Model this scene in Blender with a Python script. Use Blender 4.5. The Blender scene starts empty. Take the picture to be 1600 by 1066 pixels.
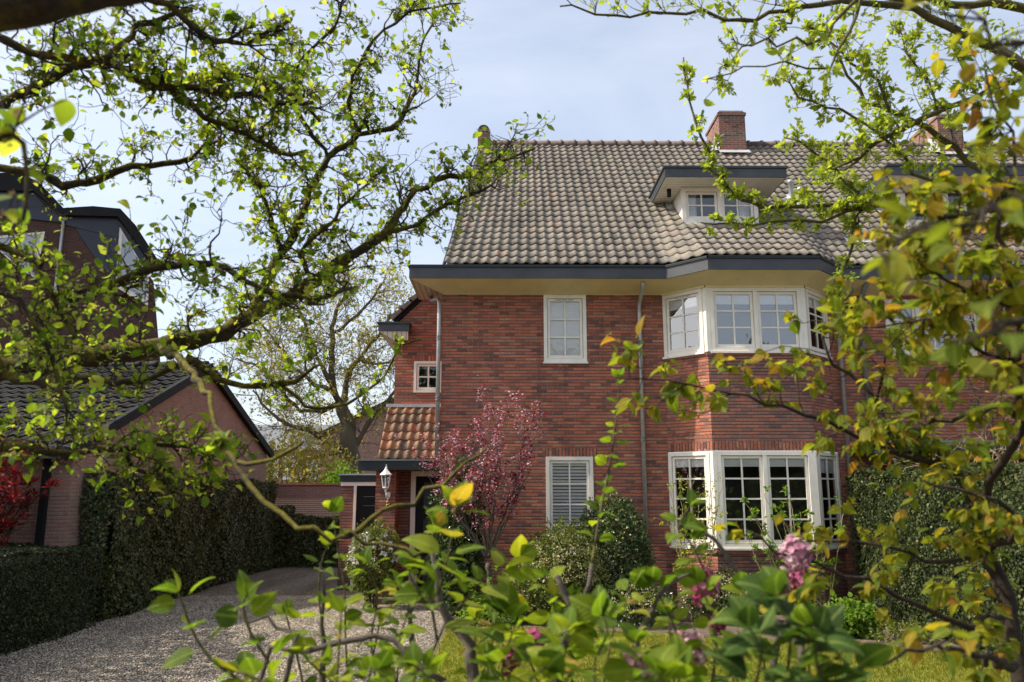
import bpy, math, random
import numpy as np
from mathutils import Vector, Matrix
R = math.radians
random.seed(7)
rng = np.random.default_rng(11)
scene = bpy.context.scene
col = scene.collection

# ------------------------------------------------------------------ camera geometry
FPX = 1244.44; PIT = R(10.92); YAW = R(0.55); EYE = 2.1

def at(px, py, Y=None, X=None, Z=None):
    """point of the place seen at a photo pixel, at a given depth / side / height"""
    a = (px-800)/FPX; b = (533-py)/FPX
    y = math.cos(PIT)-b*math.sin(PIT); z = math.sin(PIT)+b*math.cos(PIT)
    x0 = a*math.cos(YAW)+y*math.sin(YAW); y0 = -a*math.sin(YAW)+y*math.cos(YAW)
    if Y is not None: t = Y/y0
    elif X is not None: t = X/x0
    else: t = (Z-EYE)/z
    return Vector((x0*t, y0*t, EYE+z*t))

# ------------------------------------------------------------------ tagging
def tag(o, label=None, cat=None, group=None, kind=None):
    if label: o['label'] = label
    if cat: o['category'] = cat
    if group: o['group'] = group
    if kind: o['kind'] = kind
    return o

def empty(name, loc, label, cat, group=None):
    o = bpy.data.objects.new(name, None); col.objects.link(o)
    o.location = loc; o.empty_display_size = .2
    return tag(o, label, cat, group)

def link(name, me, mat=None, parent=None):
    o = bpy.data.objects.new(name, me); col.objects.link(o)
    if mat: me.materials.append(mat)
    if parent is not None:
        o.parent = parent
        loc = Vector((0, 0, 0)); p = parent
        while p is not None:
            loc += Vector(p.location); p = p.parent
        o.location = -loc
    return o

# ------------------------------------------------------------------ mesh builder
class MB:
    def __init__(self): self.v = []; self.f = []; self.r = []
    def quad(self, *pts, r=0.):
        n = len(self.v); self.v += [tuple(p) for p in pts]; self.f.append(tuple(range(n, n+len(pts)))); self.r.append(r)
        return self
    def box(self, x0, y0, z0, x1, y1, z1):
        n = len(self.v)
        self.v += [(x0,y0,z0),(x1,y0,z0),(x1,y1,z0),(x0,y1,z0),(x0,y0,z1),(x1,y0,z1),(x1,y1,z1),(x0,y1,z1)]
        for q in ((0,3,2,1),(4,5,6,7),(0,1,5,4),(1,2,6,5),(2,3,7,6),(3,0,4,7)):
            self.f.append(tuple(n+i for i in q)); self.r.append(0)
        return self
    def prism(self, poly, z0, z1):
        """vertical prism over a plan polygon (counter-clockwise)"""
        n = len(self.v); k = len(poly)
        z0s = z0 if hasattr(z0, '__len__') else [z0]*k
        z1s = z1 if hasattr(z1, '__len__') else [z1]*k
        self.v += [(p[0], p[1], z0s[i]) for i, p in enumerate(poly)]+[(p[0], p[1], z1s[i]) for i, p in enumerate(poly)]
        self.f.append(tuple(n+i for i in reversed(range(k)))); self.f.append(tuple(n+k+i for i in range(k))); self.r += [0, 0]
        for i in range(k):
            j = (i+1) % k
            self.f.append((n+i, n+j, n+k+j, n+k+i)); self.r.append(0)
        return self
    def extr(self, poly3, d):
        """any planar polygon pushed along d"""
        n = len(self.v); k = len(poly3); d = Vector(d)
        self.v += [tuple(p) for p in poly3]+[tuple(Vector(p)+d) for p in poly3]
        self.f.append(tuple(n+i for i in range(k))); self.f.append(tuple(n+k+i for i in reversed(range(k)))); self.r += [0, 0]
        for i in range(k):
            j = (i+1) % k
            self.f.append((n+j, n+i, n+k+i, n+k+j)); self.r.append(0)
        return self
    def frame(self, O, U, V, N, x0, y0, x1, y1, d0, d1):
        """box in a local frame: U right, V up, N outward"""
        n = len(self.v)
        for dd in (d0, d1):
            for (a, b) in ((x0,y0),(x1,y0),(x1,y1),(x0,y1)):
                self.v.append(tuple(O+U*a+V*b+N*dd))
        for q in ((0,3,2,1),(4,5,6,7),(0,1,5,4),(1,2,6,5),(2,3,7,6),(3,0,4,7)):
            self.f.append(tuple(n+i for i in q)); self.r.append(0)
        return self
    def tube(self, pts, rad, sides=8, cap=True):
        pts = [Vector(p) for p in pts]; m = len(pts)
        if not hasattr(rad, '__len__'): rad = [rad]*m
        n = len(self.v); prev = None
        for i, p in enumerate(pts):
            t = (pts[min(i+1, m-1)]-pts[max(i-1, 0)]).normalized()
            if prev is None:
                a = Vector((0,0,1)) if abs(t.z) < .9 else Vector((1,0,0))
                u = t.cross(a).normalized()
            else:
                u = (prev-t*prev.dot(t))
                u = u.normalized() if u.length > 1e-6 else t.orthogonal().normalized()
            prev = u; w = t.cross(u)
            for k in range(sides):
                an = 2*math.pi*k/sides
                self.v.append(tuple(p+(u*math.cos(an)+w*math.sin(an))*rad[i]))
        for i in range(m-1):
            for k in range(sides):
                k2 = (k+1) % sides
                self.f.append((n+i*sides+k, n+i*sides+k2, n+(i+1)*sides+k2, n+(i+1)*sides+k)); self.r.append(0)
        if cap:
            self.f.append(tuple(n+k for k in reversed(range(sides)))); self.f.append(tuple(n+(m-1)*sides+k for k in range(sides))); self.r += [0, 0]
        return self
    def lathe(self, c, prof, sides=12):
        n = len(self.v); m = len(prof)
        for (r, z) in prof:
            for k in range(sides):
                an = 2*math.pi*(k+.5)/sides
                self.v.append((c[0]+r*math.cos(an), c[1]+r*math.sin(an), c[2]+z))
        for i in range(m-1):
            for k in range(sides):
                k2 = (k+1) % sides
                self.f.append((n+i*sides+k, n+i*sides+k2, n+(i+1)*sides+k2, n+(i+1)*sides+k)); self.r.append(0)
        return self
    def build(self, name, mat, parent=None, smooth=False, rnd=False):
        me = bpy.data.meshes.new(name); me.from_pydata(self.v, [], self.f); me.update()
        uv = me.uv_layers.new(name='UVMap')
        nl = len(me.loops); co = np.array(self.v, dtype=np.float64)
        li = np.empty(nl, dtype=np.int32); me.loops.foreach_get('vertex_index', li)
        nf = len(me.polygons); no = np.empty(nf*3); me.polygons.foreach_get('normal', no); no = no.reshape(-1, 3)
        tot = np.empty(nf, dtype=np.int32); me.polygons.foreach_get('loop_total', tot)
        fi = np.repeat(np.arange(nf), tot); p = co[li]; n = no[fi]
        t = np.stack([-n[:, 1], n[:, 0], np.zeros(nl)], 1); ln = np.linalg.norm(t, axis=1); flat = np.abs(n[:, 2]) > .75
        t = t/np.maximum(ln, 1e-6)[:, None]
        u = (p*t).sum(1); v = p[:, 2].copy(); u[flat] = p[flat, 0]; v[flat] = p[flat, 1]
        uv.data.foreach_set('uv', np.stack([u, v], 1).ravel())
        if rnd:
            a = me.attributes.new('rnd', 'FLOAT', 'FACE'); a.data.foreach_set('value', np.array(self.r, dtype=np.float32))
        if smooth: me.polygons.foreach_set('use_smooth', np.ones(nf, dtype=bool))
        return link(name, me, mat, parent)

# ------------------------------------------------------------------ materials
def newmat(name):
    m = bpy.data.materials.new(name); m.use_nodes = True
    nt = m.node_tree; nt.nodes.clear()
    out = nt.nodes.new('ShaderNodeOutputMaterial')
    return m, nt, out
def nd(nt, t, **kw):
    n = nt.nodes.new(t)
    for k, v in kw.items(): setattr(n, k, v)
    return n
def ramp(nt, stops, fac=None, interp='LINEAR'):
    n = nt.nodes.new('ShaderNodeValToRGB'); n.color_ramp.interpolation = interp
    e = n.color_ramp.elements
    while len(e) < len(stops): e.new(.5)
    for i, (p, c) in enumerate(stops):
        e[i].position = p; e[i].color = (*c, 1) if len(c) == 3 else c
    if fac is not None: nt.links.new(fac, n.inputs[0])
    return n
def mixc(nt, a, b, fac, mode='MIX'):
    n = nt.nodes.new('ShaderNodeMix'); n.data_type = 'RGBA'; n.blend_type = mode
    for i, s in ((0, fac), (6, a), (7, b)):
        if isinstance(s, (int, float)): n.inputs[i].default_value = s
        elif isinstance(s, tuple): n.inputs[i].default_value = (*s, 1)
        else: nt.links.new(s, n.inputs[i])
    return n.outputs[2]
def noise(nt, scale, detail=4, rough=.6, vec=None, dist=0):
    n = nt.nodes.new('ShaderNodeTexNoise'); n.inputs['Scale'].default_value = scale
    n.inputs['Detail'].default_value = detail; n.inputs['Roughness'].default_value = rough; n.inputs['Distortion'].default_value = dist
    if vec is not None: nt.links.new(vec, n.inputs['Vector'])
    return n
def bump(nt, h, strength=.3, dist=.01):
    n = nt.nodes.new('ShaderNodeBump'); n.inputs['Strength'].default_value = strength; n.inputs['Distance'].default_value = dist
    nt.links.new(h, n.inputs['Height']); return n.outputs[0]
def geo(nt): return nt.nodes.new('ShaderNodeNewGeometry').outputs['Position']

def simple(name, c, rough=.5, var=.12, nscale=6, metal=0, bmp=0, spec=.5, bscale=60):
    m, nt, out = newmat(name); L = nt.links
    p = nd(nt, 'ShaderNodeBsdfPrincipled'); p.inputs['Roughness'].default_value = rough; p.inputs['Metallic'].default_value = metal
    p.inputs['Specular IOR Level'].default_value = spec
    g = geo(nt); n = noise(nt, nscale, 5, .65, g)
    lo = tuple(max(0, x*(1-var)) for x in c); hi = tuple(min(1, x*(1+var)) for x in c)
    rp = ramp(nt, [(.3, lo), (.7, hi)], n.outputs[0]); L.new(rp.outputs[0], p.inputs['Base Color'])
    if bmp:
        n2 = noise(nt, bscale, 4, .7, g); L.new(bump(nt, n2.outputs[0], bmp, .004), p.inputs['Normal'])
    L.new(p.outputs[0], out.inputs[0]); return m

def brickmat(name, cols, mortar, bw=.21, bh=.0625, mort=.0068, rot=False, dirt=.35, seed=0., soot=(.03,.03,.03)):
    m, nt, out = newmat(name); L = nt.links
    uv = nd(nt, 'ShaderNodeUVMap'); uv.uv_map = 'UVMap'
    vec = uv.outputs[0]
    mp = nd(nt, 'ShaderNodeMapping'); L.new(vec, mp.inputs[0]); mp.inputs['Location'].default_value = (seed, 0, 0)
    if rot: mp.inputs['Rotation'].default_value = (0, 0, R(90))
    # wobble so that the joints are not ruler-straight
    nz = noise(nt, 2.2, 3, .6, mp.outputs[0]); sub = nd(nt, 'ShaderNodeVectorMath', operation='SUBTRACT'); L.new(nz.outputs[1], sub.inputs[0]); sub.inputs[1].default_value = (.5,.5,.5)
    sc = nd(nt, 'ShaderNodeVectorMath', operation='SCALE'); L.new(sub.outputs[0], sc.inputs[0]); sc.inputs['Scale'].default_value = .012
    nz3 = noise(nt, 26, 2, .6, mp.outputs[0]); sub3 = nd(nt, 'ShaderNodeVectorMath', operation='SUBTRACT'); L.new(nz3.outputs[1], sub3.inputs[0]); sub3.inputs[1].default_value = (.5,.5,.5)
    sc3 = nd(nt, 'ShaderNodeVectorMath', operation='SCALE'); L.new(sub3.outputs[0], sc3.inputs[0]); sc3.inputs['Scale'].default_value = .006
    ad0 = nd(nt, 'ShaderNodeVectorMath', operation='ADD'); L.new(sc.outputs[0], ad0.inputs[0]); L.new(sc3.outputs[0], ad0.inputs[1])
    ad = nd(nt, 'ShaderNodeVectorMath', operation='ADD'); L.new(mp.outputs[0], ad.inputs[0]); L.new(ad0.outputs[0], ad.inputs[1])
    def brick(c1, c2, mo):
        b = nd(nt, 'ShaderNodeTexBrick'); b.offset = .5; b.squash = 1
        b.inputs['Scale'].default_value = 1; b.inputs['Brick Width'].default_value = bw; b.inputs['Row Height'].default_value = bh
        b.inputs['Mortar Size'].default_value = mort; b.inputs['Mortar Smooth'].default_value = .15; b.inputs['Bias'].default_value = 0
        b.inputs['Color1'].default_value = (*c1, 1); b.inputs['Color2'].default_value = (*c2, 1); b.inputs['Mortar'].default_value = (*mo, 1)
        L.new(ad.outputs[0], b.inputs['Vector']); return b
    bk = brick((0,0,0), (1,1,1), (.5,.5,.5))
    rp = ramp(nt, [(i/(len(cols)-1), c) for i, c in enumerate(cols)], bk.outputs[0])
    g = geo(nt); n1 = noise(nt, 40, 5, .7, g)
    c1 = mixc(nt, rp.outputs[0], mixc(nt, rp.outputs[0], ramp(nt, [(.35, (.45,.42,.42)), (.7, (1.35,1.3,1.25))], n1.outputs[0]).outputs[0], 1., 'MULTIPLY'), .8)
    n4 = noise(nt, .9, 6, .7, g); f4 = ramp(nt, [(.42, (0,0,0)), (.72, (1,1,1))], n4.outputs[0])
    ml = nd(nt, 'ShaderNodeMath', operation='MULTIPLY'); L.new(f4.outputs[0], ml.inputs[0]); ml.inputs[1].default_value = dirt
    c2 = mixc(nt, c1, soot, ml.outputs[0])
    n5 = noise(nt, 14, 4, .7, g); f5 = ramp(nt, [(.66, (0,0,0)), (.76, (1,1,1))], n5.outputs[0])
    ml5 = nd(nt, 'ShaderNodeMath', operation='MULTIPLY'); L.new(f5.outputs[0], ml5.inputs[0]); ml5.inputs[1].default_value = .35
    c3 = mixc(nt, c2, (.42,.36,.32), ml5.outputs[0])
    # rain streaks and rising damp
    gs = nd(nt, 'ShaderNodeMapping'); L.new(g, gs.inputs[0]); gs.inputs['Scale'].default_value = (3.2, 3.2, .28)
    n6 = noise(nt, 1.5, 6, .7, gs.outputs[0]); f6 = ramp(nt, [(.45, (1.12,1.1,1.08)), (.6, (.95,.95,.95)), (.72, (.62,.6,.6))], n6.outputs[0])
    c3 = mixc(nt, c3, f6.outputs[0], .75, 'MULTIPLY')
    sz = nd(nt, 'ShaderNodeSeparateXYZ'); L.new(g, sz.inputs[0])
    az = nd(nt, 'ShaderNodeMath', operation='MULTIPLY_ADD'); L.new(n1.outputs[0], az.inputs[0]); az.inputs[1].default_value = -.5; L.new(sz.outputs[2], az.inputs[2])
    f7 = ramp(nt, [(0, (.7,.7,.7)), (.5, (0,0,0))], az.outputs[0]); c3 = mixc(nt, c3, (.05,.055,.035), f7.outputs[0])
    mo = mixc(nt, mortar, tuple(x*1.9 for x in mortar), n1.outputs[0])
    # bed joints: deeper and darker than the thin head joints
    sv = nd(nt, 'ShaderNodeSeparateXYZ'); L.new(ad.outputs[0], sv.inputs[0])
    pg = nd(nt, 'ShaderNodeMath', operation='PINGPONG'); L.new(sv.outputs[1], pg.inputs[0]); pg.inputs[1].default_value = bh/2
    pj = nd(nt, 'ShaderNodeMath', operation='MULTIPLY_ADD'); L.new(n1.outputs[0], pj.inputs[0]); pj.inputs[1].default_value = .007; L.new(pg.outputs[0], pj.inputs[2])
    bed = ramp(nt, [(.0085, (1,1,1)), (.0125, (0,0,0))], pj.outputs[0])
    head = nd(nt, 'ShaderNodeMath', operation='MULTIPLY'); L.new(bk.outputs['Fac'], head.inputs[0]); head.inputs[1].default_value = .7
    c3 = mixc(nt, c3, tuple(min(.3, x*2.6) for x in mortar), head.outputs[0])
    fin = mixc(nt, c3, mo, bed.outputs[0])
    p = nd(nt, 'ShaderNodeBsdfPrincipled'); p.inputs['Roughness'].default_value = .85; p.inputs['Specular IOR Level'].default_value = .25
    L.new(fin, p.inputs['Base Color'])
    inv = nd(nt, 'ShaderNodeMath', operation='SUBTRACT'); inv.inputs[0].default_value = 1; L.new(bed.outputs[0], inv.inputs[1])
    hh = nd(nt, 'ShaderNodeMath', operation='MULTIPLY_ADD'); L.new(n1.outputs[0], hh.inputs[0]); hh.inputs[1].default_value = .35; L.new(inv.outputs[0], hh.inputs[2])
    L.new(bump(nt, hh.outputs[0], .8, .012), p.inputs['Normal'])
    L.new(p.outputs[0], out.inputs[0]); return m

def tilemat(name, stops, rough=.8, lichen=.3, lich=(.32,.31,.24)):
    m, nt, out = newmat(name); L = nt.links
    a = nd(nt, 'ShaderNodeAttribute'); a.attribute_name = 'rnd'
    rp = ramp(nt, stops, a.outputs['Fac'])
    g = geo(nt); n1 = noise(nt, 9, 6, .75, g); n2 = noise(nt, 45, 5, .7, g); n3 = noise(nt, 1.3, 4, .7, g)
    c = mixc(nt, rp.outputs[0], ramp(nt, [(.3, (.5,.5,.5)), (.7, (1.4,1.38,1.3))], n2.outputs[0]).outputs[0], .8, 'MULTIPLY')
    f = ramp(nt, [(.5, (0,0,0)), (.7, (1,1,1))], n1.outputs[0]); ml = nd(nt, 'ShaderNodeMath', operation='MULTIPLY'); L.new(f.outputs[0], ml.inputs[0]); ml.inputs[1].default_value = lichen
    c = mixc(nt, c, lich, ml.outputs[0])
    c = mixc(nt, c, ramp(nt, [(.35, (.6,.6,.62)), (.65, (1.15,1.12,1.05))], n3.outputs[0]).outputs[0], .7, 'MULTIPLY')
    gm = nd(nt, 'ShaderNodeMapping'); L.new(g, gm.inputs[0]); gm.inputs['Scale'].default_value = (1.6, .5, .5)
    n8 = noise(nt, 1.1, 7, .78, gm.outputs[0]); f8 = ramp(nt, [(.54, (0,0,0)), (.66, (.75,.75,.75))], n8.outputs[0])
    c = mixc(nt, c, tuple(x*.35 for x in lich), f8.outputs[0]) if lichen else c
    p = nd(nt, 'ShaderNodeBsdfPrincipled'); p.inputs['Roughness'].default_value = rough; p.inputs['Specular IOR Level'].default_value = .3
    L.new(c, p.inputs['Base Color']); L.new(bump(nt, n2.outputs[0], .5, .006), p.inputs['Normal'])
    L.new(p.outputs[0], out.inputs[0]); return m

def boardmat(name, c, bw=.09, axis=1, rough=.5):
    """painted boards: a dark joint every bw metres along world axis"""
    m, nt, out = newmat(name); L = nt.links
    g = geo(nt); s = nd(nt, 'ShaderNodeSeparateXYZ'); L.new(g, s.inputs[0])
    md = nd(nt, 'ShaderNodeMath', operation='PINGPONG'); L.new(s.outputs[axis], md.inputs[0]); md.inputs[1].default_value = bw/2
    f = ramp(nt, [(0, (0,0,0)), (.006, (.2,.2,.2)), (.012, (1,1,1))], md.outputs[0])
    n = noise(nt, 5, 5, .7, g)
    base = ramp(nt, [(.3, tuple(x*.85 for x in c)), (.7, c)], n.outputs[0])
    cc = mixc(nt, tuple(x*.35 for x in c), base.outputs[0], f.outputs[0])
    p = nd(nt, 'ShaderNodeBsdfPrincipled'); p.inputs['Roughness'].default_value = rough
    L.new(cc, p.inputs['Base Color']); L.new(bump(nt, f.outputs[0], .6, .006), p.inputs['Normal']); L.new(p.outputs[0], out.inputs[0]); return m

def glassmat(name, refl=.25, tint=(1,1,1)):
    m, nt, out = newmat(name); L = nt.links
    tr = nd(nt, 'ShaderNodeBsdfTransparent'); tr.inputs[0].default_value = (*tint, 1)
    gl = nd(nt, 'ShaderNodeBsdfGlossy'); gl.inputs['Roughness'].default_value = .01
    n = noise(nt, 1.6, 2, .5, geo(nt)); L.new(bump(nt, n.outputs[0], .12, .01), gl.inputs['Normal'])
    lw = nd(nt, 'ShaderNodeLayerWeight'); lw.inputs[0].default_value = .35
    mp = nd(nt, 'ShaderNodeMapRange'); L.new(lw.outputs['Fresnel'], mp.inputs[0]); mp.inputs[1].default_value = 0; mp.inputs[2].default_value = 1; mp.inputs[3].default_value = refl*.75; mp.inputs[4].default_value = .95
    mx = nd(nt, 'ShaderNodeMixShader'); L.new(mp.outputs[0], mx.inputs[0]); L.new(tr.outputs[0], mx.inputs[1]); L.new(gl.outputs[0], mx.inputs[2])
    L.new(mx.outputs[0], out.inputs[0]); return m

def leafmat(name, stops, trans=.4, tb=1.5, rough=.55, spec=.16, vein=False, tint=(1.15,1.2,.5), spots=0.):
    m, nt, out = newmat(name); L = nt.links
    a = nd(nt, 'ShaderNodeAttribute'); a.attribute_name = 'rnd'
    c = ramp(nt, stops, a.outputs['Fac']).outputs[0]
    g = geo(nt); n = noise(nt, 35, 4, .7, g)
    c = mixc(nt, c, ramp(nt, [(.3, (.7,.72,.7)), (.7, (1.3,1.25,1.2))], n.outputs[0]).outputs[0], .7, 'MULTIPLY')
    p = nd(nt, 'ShaderNodeBsdfPrincipled'); p.inputs['Roughness'].default_value = rough; p.inputs['Specular IOR Level'].default_value = spec
    if vein:
        uv = nd(nt, 'ShaderNodeUVMap'); uv.uv_map = 'UVMap'; s = nd(nt, 'ShaderNodeSeparateXYZ'); L.new(uv.outputs[0], s.inputs[0])
        ab = nd(nt, 'ShaderNodeMath', operation='ABSOLUTE'); L.new(s.outputs[1], ab.inputs[0])
        mid = ramp(nt, [(0, (1,1,1)), (.035, (.6,.6,.6)), (.06, (0,0,0))], ab.outputs[0])
        k = nd(nt, 'ShaderNodeMath', operation='MULTIPLY_ADD'); L.new(ab.outputs[0], k.inputs[0]); k.inputs[1].default_value = -.9; L.new(s.outputs[0], k.inputs[2])
        pp = nd(nt, 'ShaderNodeMath', operation='PINGPONG'); L.new(k.outputs[0], pp.inputs[0]); pp.inputs[1].default_value = .07
        sv = ramp(nt, [(0, (.7,.7,.7)), (.012, (.3,.3,.3)), (.02, (0,0,0))], pp.outputs[0])
        mxv = nd(nt, 'ShaderNodeMath', operation='MAXIMUM'); L.new(mid.outputs[0], mxv.inputs[0]); L.new(sv.outputs[0], mxv.inputs[1])
        vf = nd(nt, 'ShaderNodeMath', operation='MULTIPLY'); L.new(mxv.outputs[0], vf.inputs[0]); vf.inputs[1].default_value = .26
        c = mixc(nt, c, (.4,.5,.14), vf.outputs[0])
        L.new(bump(nt, mxv.outputs[0], .5, .003), p.inputs['Normal'])
    if vein:
        nb = noise(nt, 95, 3, .5, g); fb = ramp(nt, [(.66, (0,0,0)), (.72, (.7,.7,.7))], nb.outputs[0]); c = mixc(nt, c, (.12,.07,.02), fb.outputs[0])
        nl = noise(nt, 22, 3, .6, g); c = mixc(nt, c, ramp(nt, [(.35, (.65,.75,.7)), (.65, (1.25,1.15,1.0))], nl.outputs[0]).outputs[0], .7, 'MULTIPLY')
    L.new(c, p.inputs['Base Color'])
    t = nd(nt, 'ShaderNodeBsdfTranslucent')
    tc = mixc(nt, c, tuple(x*tb for x in tint), 1., 'MULTIPLY'); L.new(tc, t.inputs[0])
    mx = nd(nt, 'ShaderNodeMixShader'); mx.inputs[0].default_value = trans
    L.new(p.outputs[0], mx.inputs[1]); L.new(t.outputs[0], mx.inputs[2]); L.new(mx.outputs[0], out.inputs[0]); return m

def barkmat(name, base, moss, mossamt=.5, dark=.5):
    m, nt, out = newmat(name); L = nt.links; g = geo(nt)
    n1 = noise(nt, 60, 6, .75, g); n2 = noise(nt, 9, 5, .7, g)
    c = ramp(nt, [(.3, tuple(x*dark for x in base)), (.7, tuple(x*1.5 for x in base))], n1.outputs[0]).outputs[0]
    gn = nd(nt, 'ShaderNodeNewGeometry'); s = nd(nt, 'ShaderNodeSeparateXYZ'); L.new(gn.outputs['Normal'], s.inputs[0])
    ma = nd(nt, 'ShaderNodeMath', operation='MULTIPLY_ADD'); L.new(s.outputs[2], ma.inputs[0]); ma.inputs[1].default_value = .12; L.new(n2.outputs[0], ma.inputs[2])
    f = ramp(nt, [(.62-.3*mossamt, (0,0,0)), (.78-.3*mossamt, (1,1,1))], ma.outputs[0])
    ml = nd(nt, 'ShaderNodeMath', operation='MULTIPLY'); L.new(f.outputs[0], ml.inputs[0]); ml.inputs[1].default_value = min(1, mossamt*1.6)
    mo = ramp(nt, [(.35, tuple(x*.6 for x in moss)), (.7, tuple(x*1.3 for x in moss))], n1.outputs[0])
    c = mixc(nt, c, mo.outputs[0], ml.outputs[0])
    p = nd(nt, 'ShaderNodeBsdfPrincipled'); p.inputs['Roughness'].default_value = .9; p.inputs['Specular IOR Level'].default_value = .2
    L.new(c, p.inputs['Base Color']); L.new(bump(nt, n1.outputs[0], 1., .008), p.inputs['Normal']); L.new(p.outputs[0], out.inputs[0]); return m

BR = [(.17,.08,.068), (.39,.135,.085), (.52,.185,.11), (.46,.15,.095), (.27,.11,.09), (.54,.25,.16)]
M = dict(
 brick = brickmat('red_brick', BR, (.075,.072,.062), dirt=.15),
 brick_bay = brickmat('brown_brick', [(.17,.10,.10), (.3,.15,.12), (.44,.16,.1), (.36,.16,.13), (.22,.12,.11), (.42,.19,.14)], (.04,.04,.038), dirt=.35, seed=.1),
 soldier = brickmat('soldier_brick', BR, (.045,.045,.04), bw=.21, bh=.066, rot=True, dirt=.35),
 chim = brickmat('chimney_brick', [(.13,.075,.06), (.27,.14,.1), (.38,.15,.1), (.2,.12,.1)], (.16,.15,.13), dirt=.4),
 brick_pink = brickmat('pink_brick', [(.3,.17,.125), (.4,.225,.165), (.37,.235,.18), (.33,.19,.145)], (.19,.165,.145), dirt=.2, seed=.3),
 brick_far = brickmat('far_brick', [(.3,.17,.14), (.36,.2,.16), (.33,.2,.165)], (.3,.25,.22), dirt=.15, seed=.6),
 brick_dark = brickmat('brown_house_brick', [(.08,.045,.036), (.125,.062,.046), (.105,.056,.045)], (.045,.037,.03), dirt=.3, seed=.8),
 fascia = simple('grey_fascia_paint', (.046,.050,.058), .45, .3, 1.7, bmp=.1),
 fascia_dark = simple('dark_fascia_paint', (.018,.026,.028), .35, .15, 3),
 fascia_blue = simple('slate_blue_panel', (.022,.027,.042), .45, .2, 2),
 zinc = simple('galvanised_zinc', (.42,.43,.43), .45, .2, 12, metal=.6, bmp=.1),
 zincdark = simple('dull_zinc', (.2,.21,.22), .5, .2, 12, metal=.5),
 white = simple('white_frame_paint', (.8,.755,.67), .4, .08, 4, bmp=.08, bscale=25),
 cream = simple('cream_paint', (.72,.61,.36), .5, .1, 2),
 soffit = boardmat('soffit_boards_cream', (.62,.55,.32), .16, 1),
 soffit_x = boardmat('soffit_boards_pale', (.62,.54,.42), .1, 0),
 soffit_d = boardmat('dormer_boards', (.84,.8,.7), .1, 1),
 cheek = boardmat('dormer_cheek_boards', (.9,.88,.82), .09, 1),
 lead = simple('lead_flashing', (.45,.45,.46), .55, .25, 8, metal=.2),
 black = simple('black_paint', (.010,.011,.012), .7, .2, 5, spec=.2),
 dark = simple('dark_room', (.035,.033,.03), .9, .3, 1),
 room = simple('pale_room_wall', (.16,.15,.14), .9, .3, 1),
 blind = simple('white_roller_blind', (.9,.9,.88), .8, .03, 4),
 slat = simple('white_shutter_slats', (.92,.9,.84), .45, .04, 4),
 glass = glassmat('window_glass', .13),
 glass_low = glassmat('window_glass_lower', .09),
 glass_up = glassmat('window_glass_upper', .36),
 tile = tilemat('grey_brown_pantile', [(0, (.17,.155,.14)), (.3, (.225,.2,.175)), (.6, (.26,.228,.2)), (.9, (.215,.195,.18)), (1, (.29,.215,.175))], lichen=.4),
 tile_porch = tilemat('weathered_orange_pantile', [(0, (.17,.13,.11)), (.35, (.25,.17,.12)), (.65, (.42,.22,.13)), (1, (.5,.2,.12))], lichen=.3),
 tile_black = tilemat('black_pantile', [(0, (.009,.009,.010)), (1, (.021,.020,.021))], rough=.75, lichen=.1, lich=(.05,.05,.045)),
 ridge = simple('clay_ridge_tile', (.15,.11,.095), .85, .35, 9, bmp=.4),
 brass = simple('aged_brass', (.55,.36,.12), .4, .2, 30, metal=.7),
 lampwhite = simple('lantern_white_metal', (.72,.72,.7), .4, .1, 12),
 lampglass = glassmat('lantern_glass', .35, (.9,.92,.95)),
 concrete = simple('grey_coping', (.3,.29,.27), .85, .25, 6, bmp=.4),
 stone = simple('garden_stone', (.22,.16,.13), .85, .35, 14, bmp=.6),
)
# ------------------------------------------------------------------ pantiles
def pantiles(name, mat, parent, pt, N, u0, u1, rows, cov, tw=.195, amp=.019, lift=.034, spc=8, skip=None):
    """pt(u,v) -> point on the roof plane; N outward normal; real S-profile tiles with open laps"""
    N = np.array(N); ncol = int(round((u1-u0)/tw)); tw = (u1-u0)/ncol
    us = u0+tw*np.arange(ncol*spc+1)/spc
    ph = ((us-u0)/tw) % 1.0
    def prof(ph):
        # broad hollow, tight roll
        return amp*(np.cos(2*np.pi*(ph-.15))+.15*np.cos(4*np.pi*(ph-.19)))
    h = prof(ph)
    mb = MB(); rr = np.random.default_rng(5)
    for r in range(rows):
        v0 = r*cov; v1 = (r+1)*cov+.07
        if r == rows-1: v1 = (r+1)*cov
        jl = rr.normal(0, .0035, ncol+1); jv = rr.normal(0, .005, ncol+1); val = np.clip(rr.normal(.48, .24, ncol+1), 0, 1)
        n = len(mb.v)
        for i, u in enumerate(us):
            c = min(i//spc, ncol-1)
            a = np.array(pt(u, v0+jv[c])); b = np.array(pt(u, v1))
            lo = a+N*(h[i]+lift+jl[c]); hi = b+N*h[i]; und = a+N*(h[i]+lift-.022+jl[c]); bk = np.array(pt(u, v0+.1))+N*(h[i]+lift-.03)
            mb.v += [tuple(hi), tuple(lo), tuple(und), tuple(bk)]
        for i in range(len(us)-1):
            if skip and skip(us[i], v0): continue
            q = n+i*4; c = i//spc
            for k in range(3):
                mb.f.append((q+k, q+k+1, q+4+k+1, q+4+k)); mb.r.append(float(val[c]))
    o = mb.build(name, mat, parent, rnd=True)
    me = o.data; me.polygons.foreach_set('use_smooth', np.tile(np.array([True, False, True]), len(me.polygons)//3))
    return o

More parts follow.
